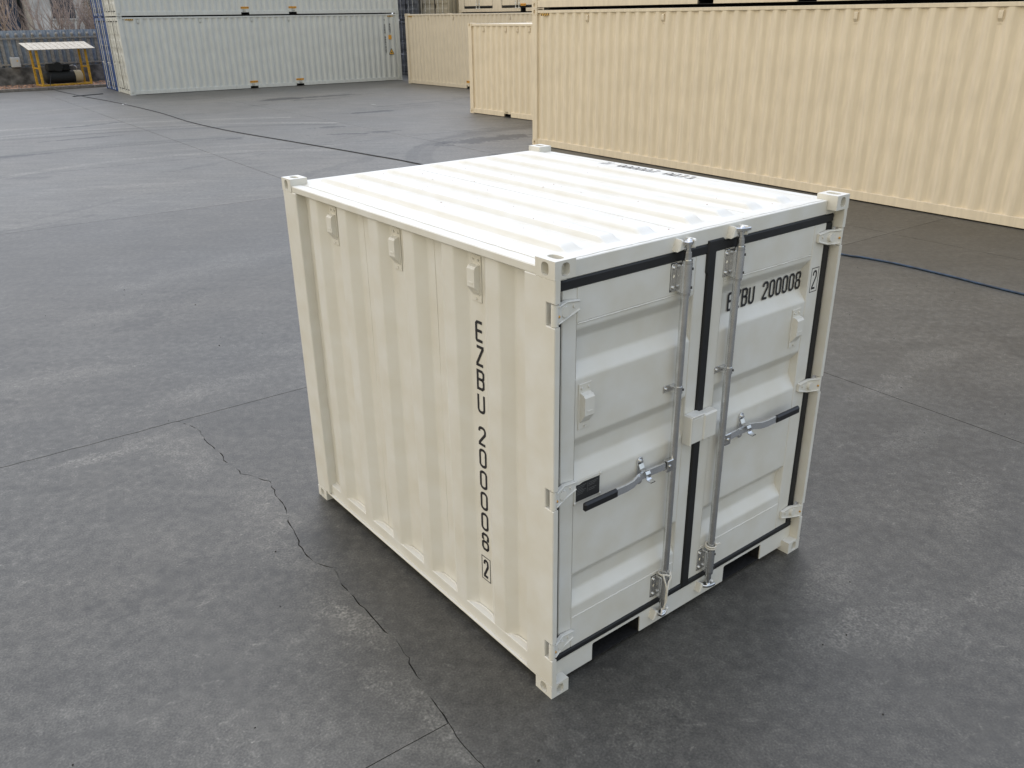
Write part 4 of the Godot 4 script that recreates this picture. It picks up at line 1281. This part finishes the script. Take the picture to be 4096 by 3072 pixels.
func side_doors(c: Node3D, len: float, hgt: float, m: Material, pairs: Array) -> void:
	# full height doors along the long side
	var x0 := 0.18
	for p in pairs + [[len - 0.18, len - 0.18]]:
		var s := Shape.new()
		s.box(V(x0, 0.155, -0.05), V(p[0], hgt - 0.085, -0.012), 0.003)
		part("side_panel", s, m, c)
		x0 = p[1]
	for p in pairs:
		var mid: float = (p[0] + p[1]) * 0.5
		for k in 2:
			var a: float = p[0] + 0.03 if k == 0 else mid + 0.02
			var b: float = mid - 0.02 if k == 0 else p[1] - 0.03
			var d := Shape.new()
			d.box(V(a, 0.26, -0.05), V(b, hgt - 0.12, -0.02), 0.004)
			part("side_door", d, m, c)
			var r := Shape.new()
			var xr := b - 0.09 if k == 0 else a + 0.09
			r.cyl(V(xr, 0.14, -0.002), V(xr, hgt - 0.1, -0.002), 0.017, 8)
			for yy in [0.15, 0.33, 1.2]: r.box(V(xr - 0.04, yy - 0.025, -0.03), V(xr + 0.04, yy + 0.025, 0.01), 0.003)
			part("lock_rod", r, M.rod_white, c)
		var g := Shape.new()
		g.box(V(p[0], 0.2, -0.05), V(p[1], 0.259, -0.03))
		g.box(V(p[0], 0.26, -0.05), V(p[0] + 0.029, hgt - 0.12, -0.03))
		g.box(V(p[1] - 0.029, 0.26, -0.05), V(p[1], hgt - 0.12, -0.03))
		g.box(V(mid - 0.019, 0.26, -0.05), V(mid + 0.019, hgt - 0.12, -0.03))
		part("gasket", g, M.rubber, c)

func build_yard_containers() -> void:
	var G := V(8.1321, 0, -35.3413)
	var gy := -0.0701
	var gf := [[4.885, 0.345], [6.955, 0.355]]
	var grey_hi := 2.896
	var a := iso("pale grey container at the bottom of the far stack, with yellow warning triangle", G, gy, 12.192, grey_hi, M.grey_paint, "pale grey containers at the far side", {"forks": gf, "vents": [0.84, 3.06, 5.29, 6.98, 9.2], "hazard": [0.28, 11.6]})
	print_text_column(a, "1 ESKU 9901027", 11.44, 2.62, 0.105)
	print_text_column(a, "45G1", 11.7, 2.44, 0.11)
	var o := Shape.new(); o.box(V(11.6, 1.8, -0.013), V(11.76, 1.98, -0.0095)); part("sticker", o, M.sticker_orange, a)
	var tri := Shape.new()
	tri.prism(PackedVector2Array([Vector2(11.58, 1.14), Vector2(11.86, 1.14), Vector2(11.72, 1.42)]), 0.002, Transform3D(Basis.IDENTITY, V(0, 0, -0.0125)))
	var tk := part("sticker", tri, M.print_black, a)
	var tin := Shape.new()
	tin.prism(PackedVector2Array([Vector2(11.615, 1.16), Vector2(11.825, 1.16), Vector2(11.72, 1.375)]), 0.001, Transform3D(Basis.IDENTITY, V(0, 0, -0.0103)))
	part("triangle_face", tin, M.sticker_yellow, tk)
	var dot := Shape.new(); dot.cyl(V(11.72, 1.225, -0.0092), V(11.72, 1.225, -0.0088), 0.035, 10); part("symbol", dot, M.print_black, tk)
	iso("pale grey container resting on top of the grey one with the warning triangle", G + V(0, grey_hi + 0.014, 0), gy, 12.192, grey_hi, M.grey_paint, "pale grey containers at the far side", {"forks": gf, "vents": [0.84, 3.06]})
	var back := V(-sin(gy), 0, -cos(gy)) * 2.51
	iso("blue container on the ground behind the pale grey stack", G + back, gy, 12.192, grey_hi, M.blue_paint, "blue containers behind the grey stack")
	iso("blue container lifted on top of another blue one behind the grey stack", G + back + V(0, grey_hi + 0.014, 0), gy, 12.192, grey_hi, M.blue_paint, "blue containers behind the grey stack")
	# beige row on the right
	var b1 := V(11.0114, 0, -13.5157)
	iso("long beige container on the ground filling the right background, two vents near its left end", b1, -1.6025, 12.192, 2.896, M.beige_paint, "beige containers on the right", {"forks": [], "vents": [1.9, 4.09, 7.97, 10.24], "hazard": [0.3], "far": false})
	iso("beige container stacked on top of the long beige one, only its bottom rail in view", b1 + V(0, 2.91, 0), -1.6025, 12.192, 2.896, M.beige_paint, "beige containers on the right", {"forks": [[4.8, 0.37], [6.9, 0.37]], "fork_labels": false})
	iso("shorter beige container standing by itself left of the long beige one", V(14.0502, 0, -20.2406), -1.5731, 6.058, 2.575, M.beige_paint, "beige containers on the right", {"forks": [[1.71, 0.325], [3.95, 0.325]], "fork_labels": false, "vents": [0.8, 1.7, 2.45, 3.0, 4.3]})
	iso("dull beige container farthest left of the beige row, beside the grey stack", V(19.3491, 0, -32.4301), -1.5722, 12.192, 2.871, M.beige_pale_paint, "beige containers on the right", {"forks": [[4.53, 0.36], [6.6, 0.36]], "vents": [1.79, 3.82, 7.45], "hazard": [0.3]})
	# stacks behind
	for k in 2:
		for lv in 2:
			iso(["dark grey container doors in the gap beside the grey stack, bottom of its stack", "dark grey container doors in the gap beside the grey stack, upper one", "taupe container on the ground behind the dull beige one, mostly hidden", "taupe container with closed doors raised above the dull beige one"][k * 2 + lv], V(22.2, lv * 2.605, -35.75 + k * 2.62), 0.0, 6.058, 2.591, M.dull_grey_paint if k == 0 else M.tan_paint, "containers stacked behind the beige row", {"rods": M.zinc})
	iso("pale container on the ground behind the dull beige one, under the side-door container", V(22.3, 0, -32.5), -1.5722, 12.192, 2.871, M.beige_pale_paint, "containers stacked behind the beige row")
	var sd := iso("pale container with pairs of side doors raised above the dull beige one", V(22.3, 2.885, -32.5), -1.5722, 12.192, 2.896, M.beige_pale_paint, "containers stacked behind the beige row", {"side_doors": true, "forks": [[4.5, 0.36]]})
	side_doors(sd, 12.192, 2.896, M.beige_pale_paint, [[0.4, 2.56], [3.2, 5.4], [6.1, 8.3], [8.9, 11.1]])

func print_text_column(c: Node3D, text: String, x: float, y: float, step: float) -> void:
	for ch in text:
		if ch != " ": print_text(c, ch, step * 1.15, M.print_black, Transform3D(Basis.IDENTITY, V(x, y, -0.0085)))
		y -= step

# ------------------------------------------------------------------ fence, shelter, trees
func build_left_corner() -> void:
	var bed := Shape.new()
	bed.box(V(-20, -0.02, -44.6), V(9.6, 0.1, -41.3))
	var b := part("planting_bed", bed, M.soil, self)
	b.set_meta("kind", "structure")
	var k := thing("kerb", "low stone kerb along the planting bed under the fence", "kerb", V(-6, 0, -41.2))
	rng.seed = 5
	var x := 0.0
	while x < 14.3:
		var l := rng.randf_range(1.4, 2.0)
		var s := Shape.new()
		s.box(V(x, 0, -0.12), V(minf(x + l - 0.02, 15.0), 0.115 + rng.randf_range(-0.01, 0.01), 0.03 + rng.randf_range(-0.01, 0.01)), 0.012)
		part("kerb_stone", s, M.kerb_stone, k)
		x += l
	# fence
	var f := thing("fence", "blue sheet fence with pale pickets on a concrete base wall", "fence", V(-6, 0, -44.3))
	var w := Shape.new()
	w.box(V(0, 0, -0.2), V(17, 0.85, 0.12), 0.02)
	part("base_wall", w, M.base_wall, f)
	var pr := PackedVector2Array()
	for i in 126:
		pr.append_array([Vector2(i * 0.135, 0), Vector2(i * 0.135 + 0.05, 0), Vector2(i * 0.135 + 0.065, 0.025), Vector2(i * 0.135 + 0.12, 0.025)])
	var sh := Shape.new()
	sh.sheet(pr, V(0, 0.85, -0.06), V(1, 0, 0), V(0, 0, -1), V(0, 1, 0), 1.55, 0.003)
	part("fence_sheet", sh, M.fence_blue, f)
	var pk := Shape.new()
	pk.box(V(-0.07, 0.85, 0), V(0.07, 2.14, 0.06), 0.008)
	var pm := pk.mesh()
	var kn := Shape.new()
	kn.ball(V(0, 2.2, 0.03), V(0.07, 0.1, 0.06), 10)
	kn.cyl(V(0, 2.12, 0.03), V(0, 2.15, 0.03), 0.05, 8)
	var km := kn.mesh()
	x = 0.3
	while x < 16.9:
		var big := absf(x - 11.1) < 0.17
		var p := place("picket", pm, M.fence_picket, f, Transform3D(Basis.IDENTITY.scaled(V(2.2 if big else 1.0, 1.02 if big else 1.0, 1.6 if big else 1.0)), V(x, 0, 0)))
		place("finial", km, M.fence_picket, p)
		x += 0.335
	for yy in [2.02, 0.93]:
		var r := Shape.new()
		r.box(V(0, yy, 0.061), V(17, yy + 0.07, 0.1), 0.006)
		part("fence_rail", r, M.fence_picket, f)
	# meter box
	var mb := thing("meter_box", "white metal meter box fixed low on the fence", "box", V(5.72, 0.86, -44.15))
	var s := Shape.new(); s.box(V(-0.19, 0, -0.04), V(0.19, 0.42, 0.16), 0.012)
	part("case", s, M.box_white, mb)
	var dr := Shape.new(); dr.box(V(-0.165, 0.02, 0.16), V(0.165, 0.39, 0.17), 0.004)
	part("door", dr, M.box_white, mb)
	var st := Shape.new(); st.box(V(0.04, 0.24, 0.1705), V(0.1, 0.3, 0.1715)); part("sticker", st, M.sticker_yellow, mb)
	build_shelter()
	# dead leaves and gravel on the bed
	var lf := Shape.new()
	rng.seed = 12
	for i in 1500:
		var p := V(rng.randf_range(3, 9.5), 0.104 + rng.randf() * 0.02, -41.3 - pow(rng.randf(), 1.6) * 2.6)
		var a := Vector3(rng.randf_range(-1, 1), rng.randf_range(-0.3, 0.3), rng.randf_range(-1, 1)).normalized() * rng.randf_range(0.02, 0.05)
		var q := a.cross(V(0.2, 1, 0.1)).normalized() * 0.025
		lf.quad(p - a - q, p + a - q, p + a + q, p - a + q, Vector3.UP)
	var leaves := part("leaf_litter", lf, M.litter, self)
	leaves.set_meta("kind", "stuff"); leaves.set_meta("label", "brown leaf litter on the bed by the fence"); leaves.set_meta("category", "leaf litter")
	# things on the ground
	var pl := thing("plank", "thin dark plank lying on the concrete in front of the kerb", "plank", V(6.85, 0, -36.75), 0.35)
	var ps := Shape.new(); ps.box(V(-0.65, 0.001, -0.05), V(0.65, 0.03, 0.05), 0.004); part("board", ps, M.hose_dark, pl)
	# hose
	var raw := [V(6.75, 0.6, -42.35), V(6.6, 0.35, -42.0), V(6.45, 0.15, -41.4), V(6.42, 0.03, -40.4), V(6.5, 0.0125, -38), V(6.57, 0.0125, -35.69), V(6.76, 0.0125, -32.84), V(6.82, 0.0125, -30.0), V(6.8, 0.0125, -27.14), V(6.62, 0.0125, -24), V(6.69, 0.0125, -21.11), V(6.95, 0.0125, -18.6), V(7.19, 0.0125, -16.49), V(7.38, 0.0125, -14.6), V(7.5, 0.0125, -13.25), V(7.6, 0.0125, -10.0), V(7.55, 0.0125, -7.0), V(7.62, 0.0125, -4.6)]
	var raw2 := [V(7.62, 0.0125, -4.6), V(7.66, 0.0125, -3.39), V(7.72, 0.0125, -3.13), V(7.76, 0.0125, -2.67), V(7.73, 0.0125, -2.05), V(7.65, 0.0125, -1.22), V(7.6, 0.016, 0.5), V(7.9, 0.016, 3.0)]
	var h := thing("air_hose", "long dark air hose snaking across the yard from the compressor", "hose")
	var h1 := Shape.new(); h1.tube(smooth_path(raw, 10), 0.0125, 8); part("hose_section", h1, M.hose_dark, h)
	var h2 := Shape.new(); h2.tube(smooth_path(raw2, 10), 0.0135, 8)
	var hb := part("hose_section", h2, M.hose_blue, h)
	hb.set_meta("label", "worn blue length of the hose")
	rng.seed = 9
	for i in 4:
		var t := thing("paper_scrap", ["pale scrap of paper lying beside the hose at mid yard", "white scrap lying near the kerb end of the hose", "tiny pale scrap on the concrete near the beige row", "pale scrap on the concrete beyond the puddle stains"][i], "litter", [V(8.6, 0.002, -37.3), V(6.8, 0.002, -31.5), V(9.0, 0.002, -5.2), V(13.2, 0.002, -24.8)][i], rng.randf() * 3.0)
		var q := Shape.new()
		q.prism(PackedVector2Array([Vector2(-0.09, -0.04), Vector2(0.07, -0.05), Vector2(0.1, 0.03), Vector2(-0.05, 0.05)]), 0.006, Transform3D(Basis(V(1, 0, 0), V(0, 0.1, -1).normalized(), V(0, 1, 0.1).normalized()), Vector3.ZERO))
		part("scrap", q, M.paper, t)

func build_shelter() -> void:
	var t := thing("equipment_shelter", "yellow frame shelter with a white sheet roof by the fence", "shelter", V(6.27, 0.1, -42.0), 0.06)
	var w := 2.04
	var d := 0.95
	var Y: Material = M.yellow_paint
	for x in [0.0, w]:
		for z in [0.0, -d]:
			var s := Shape.new()
			s.box(V(x - 0.045, 0, z - 0.045), V(x + 0.045, 1.5 - z * 0.16, z + 0.045), 0.006)
			part("post", s, Y, t)
		var r := Shape.new(); r.box(V(x - 0.03, 0.72, -d + 0.045), V(x + 0.03, 0.78, -0.045), 0.005); part("side_bar", r, Y, t)
		var r2 := Shape.new(); r2.box(V(x - 0.03, 0.0, -d + 0.045), V(x + 0.03, 0.06, -0.045), 0.005); part("side_bar", r2, Y, t)
	var fb := Shape.new(); fb.box(V(0.045, 0, -0.04), V(w - 0.045, 0.08, 0.04), 0.006); part("front_bar", fb, Y, t)
	var bb := Shape.new(); bb.box(V(0.045, 1.58, -d - 0.03), V(w - 0.045, 1.64, -d + 0.03), 0.006); part("back_bar", bb, Y, t)
	for i in 11:
		var x0 := -0.36 + i * 0.252
		var s := Shape.new()
		var a := V(x0, 1.54, 0.3); var b := V(x0 + 0.232, 1.54, 0.3)
		var e := V(x0, 1.80, -d - 0.15); var g := V(x0 + 0.232, 1.80, -d - 0.15)
		s.quad(a, b, g, e, Vector3.UP)
		s.quad(a - V(0, 0.02, 0), b - V(0, 0.02, 0), g - V(0, 0.02, 0), e - V(0, 0.02, 0), Vector3.DOWN)
		s.quad(a, b, b - V(0, 0.02, 0), a - V(0, 0.02, 0), V(0, 0, 1))
		s.quad(e, g, g - V(0, 0.02, 0), e - V(0, 0.02, 0), V(0, 0, -1))
		s.quad(a, e, e - V(0, 0.02, 0), a - V(0, 0.02, 0), V(-1, 0, 0))
		s.quad(b, g, g - V(0, 0.02, 0), b - V(0, 0.02, 0), V(1, 0, 0))
		part("roof_panel", s, M.roof_sheet, t)
	# compressor under it
	var c := thing("air_compressor", "dark air compressor with a cream tank under the yellow shelter", "compressor", V(6.6, 0.1, -42.6), 0.06)
	var tk := Shape.new()
	var p0 := V(0.0, 0.33, 0); var p1 := V(1.15, 0.33, 0)
	tk.cyl(p0, p1, 0.27, 24, 0.27, false)
	tk.ball(p0, V(0.13, 0.27, 0.27), 20)
	var body := part("tank", tk, M.engine_dark, c)
	var te := Shape.new()
	te.cyl(V(1.151, 0.33, 0), V(1.42, 0.33, 0), 0.272, 24, 0.272, false)
	te.ball(V(1.42, 0.33, 0), V(0.11, 0.272, 0.272), 20)
	part("tank_end", te, M.tank_cream, body)
	for x in [0.15, 1.1]:
		var ft := Shape.new(); ft.box(V(x - 0.05, 0, -0.2), V(x + 0.05, 0.12, 0.2), 0.01); part("foot", ft, M.engine_dark, c)
	var mo := Shape.new()
	mo.box(V(0.05, 0.6, -0.22), V(0.45, 0.92, 0.2), 0.04)
	mo.cyl(V(0.5, 0.78, -0.2), V(0.5, 0.78, 0.22), 0.2, 18)
	mo.box(V(0.7, 0.6, -0.18), V(1.0, 0.88, 0.18), 0.03)
	for i in 5: mo.box(V(0.68, 0.64 + i * 0.05, -0.21), V(1.02, 0.655 + i * 0.05, 0.21), 0.004)
	part("motor", mo, M.engine_dark, c)
	var pp := Shape.new()
	pp.tube(smooth_path([V(1.0, 0.8, 0.1), V(1.18, 0.82, 0.12), V(1.3, 0.7, 0.1), V(1.28, 0.58, 0.05)]), 0.02, 6)
	part("pipe", pp, M.zinc, c)

func branch(s: Shape, p: Vector3, d: Vector3, l: float, r: float, depth: int) -> void:
	var pts := PackedVector3Array([p]); var rad := [r]
	var q := p
	for i in 4:
		d = (d + V(rng.randf_range(-0.16, 0.16), rng.randf_range(-0.03, 0.16), rng.randf_range(-0.16, 0.16))).normalized()
		q += d * l / 4.0
		pts.append(q); rad.append(r * (1.0 - 0.16 * (i + 1)))
	s.tube(pts, rad, 5 if depth < 2 else 4)
	if depth >= 4: return
	for i in (4 if depth < 2 else 2):
		var at := 1 + rng.randi() % 4
		var side := V(rng.randf_range(-1, 1), rng.randf_range(0.1, 0.9), rng.randf_range(-1, 1)).normalized()
		branch(s, pts[at], (d + side * rng.randf_range(0.5, 1.0)).normalized(), l * rng.randf_range(0.55, 0.8), r * 0.5, depth + 1)

func build_trees() -> void:
	rng.seed = 41
	for i in 9:
		if i in [6, 7]: continue
		var pale := i == 0 or i == 8
		var t := thing("bare_tree", ["leafless tan tree against the blue wall at the far left", "leafless shrub second from the left behind the fence", "leafless shrub with stems leaning left, behind the shelter roof", "leafless many-stemmed shrub behind the middle of the fence", "tall leafless shrub rising right of the shelter roof", "leafless shrub behind the fence beside the dark evergreen", "leafless shrub standing farther back in the middle", "leafless shrub standing farther back on the right", "tan leafless shrub touching the blue containers"][i], "tree", V([5.9, 7.0, 8.2, 8.6, 9.4, 10.2, 8.0, 9.8, 10.9][i], 0, [-47.2, -46.2, -46.0, -46.6, -46.4, -46.8, -48.6, -48.8, -47.0][i]), 0.0, "leafless trees behind the fence")
		var tr := Shape.new()
		tr.tube(PackedVector3Array([V(0, 0, 0), V(0.02, 0.6, 0.02), V(0, 1.2, 0)]), [0.11, 0.09, 0.08], 7)
		part("trunk", tr, M.bark_pale if pale else M.bark, t)
		var cr := Shape.new()
		for k in 6:
			var an := TAU * k / 7.0 + rng.randf()
			branch(cr, V(0, rng.randf_range(0.7, 1.2), 0), V(cos(an) * 0.75 - 0.25, 1.0, sin(an) * 0.5).normalized(), rng.randf_range(1.5, 2.3), 0.045, 1)
		part("crown", cr, M.bark_pale if pale else M.bark, t)
	var e := thing("evergreen_tree", "narrow dark evergreen tree behind the fence beside the blue containers", "tree", V(10.35, 0, -48.4))
	var tr := Shape.new(); tr.cyl(V(0, 0, 0), V(0, 3.4, 0), 0.09, 8, 0.03); part("trunk", tr, M.bark, e)
	var cr := Shape.new()
	for i in 3200:
		var y := rng.randf_range(0.7, 4.2)
		var r := (0.5 - 0.08 * y) * sqrt(rng.randf()) + 0.05
		var an := rng.randf() * TAU
		var p := V(cos(an) * r, y, sin(an) * r)
		var a := V(cos(an), rng.randf_range(0.4, 1.4), sin(an)).normalized() * rng.randf_range(0.05, 0.1)
		var b := a.cross(V(rng.randf(), rng.randf(), rng.randf())).normalized() * 0.02
		cr.quad(p - b, p + b, p + a + b * 0.3, p + a - b * 0.3, V(cos(an), 0.5, sin(an)))
	part("crown", cr, M.needle, e)
	# buildings beyond
	var bb := thing("warehouse", "dark blue sheet metal building far behind the fence on the left", "building", V(-6, 0, -66))
	var wl := Shape.new()
	var pr := PackedVector2Array()
	for i in 50: pr.append_array([Vector2(i * 0.3, 0), Vector2(i * 0.3 + 0.2, 0), Vector2(i * 0.3 + 0.22, 0.04), Vector2(i * 0.3 + 0.28, 0.04)])
	wl.sheet(pr, V(1.2, 0, 0), V(1, 0, 0), V(0, 0, -1), V(0, 1, 0), 7.0, 0.05)
	wl.box(V(1.2, 0, -12), V(16.1, 7, -0.12))
	part("wall", wl, M.wall_blue, bb)
	var rf := Shape.new(); rf.box(V(1.0, 7.0, -12.2), V(16.3, 7.2, 0.2), 0.03); part("roof", rf, M.wall_blue, bb)
	var pb := thing("office_building", "pale rendered building far behind the leafless shrubs", "building", V(10.6, 0, -64))
	var pw := Shape.new(); pw.box(V(0, 0, -10), V(16, 8, 0)); part("wall", pw, M.wall_pale, pb)
	var pf := Shape.new(); pf.box(V(-0.2, 8, -10.2), V(16.2, 8.3, 0.2), 0.05); part("roof", pf, M.wall_pale, pb)
	for i in 5:
		for f in 2:
			var wn := Shape.new(); wn.box(V(1.2 + i * 3, 2.9 + f * 2.8, -0.05), V(2.6 + i * 3, 4.3 + f * 2.8, 0.03), 0.01)
			var o := part("window", wn, M.window_dark, pb)
			var fr := Shape.new(); fr.box(V(1.1 + i * 3, 2.8 + f * 2.8, 0.001), V(2.7 + i * 3, 2.9 + f * 2.8, 0.1), 0.01); part("sill", fr, M.box_white, o)

# ------------------------------------------------------------------ the scene
func _ready() -> void:
	var cam := Camera3D.new()
	cam.name = "camera"
	cam.position = V(-1.8957, 2.8048, 2.1813)
	cam.rotation_order = EULER_ORDER_YXZ
	cam.rotation_degrees = V(-23.6696, -37.8777, -0.7906)
	cam.fov = 48.917
	cam.near = 0.05; cam.far = 600.0
	add_child(cam)
	cam.current = true
	var env := Environment.new()
	var sky := Sky.new()
	var sm := PanoramaSkyMaterial.new()
	sm.panorama = overcast()
	sky.sky_material = sm
	env.background_mode = Environment.BG_SKY
	env.sky = sky
	env.background_energy_multiplier = 1.0
	env.tonemap_mode = Environment.TONE_MAPPER_LINEAR
	env.tonemap_exposure = 1.0
	env.sdfgi_enabled = true; env.ssao_enabled = true; env.ssil_enabled = true
	var we := WorldEnvironment.new()
	we.name = "environment"
	we.environment = env
	add_child(we)
	var sun := DirectionalLight3D.new()
	sun.name = "sun"
	sun.light_energy = 0.35
	sun.light_color = Color(1.0, 0.98, 0.95)
	sun.light_angular_distance = 28.0
	sun.shadow_enabled = true
	add_child(sun)
	sun.look_at_from_position(SUN * 10.0, Vector3.ZERO, Vector3.UP)
	make_materials()
	make_vent_meshes()
	build_ground()
	build_cream()
	build_ropes()
	build_yard_containers()
	build_left_corner()
	build_trees()
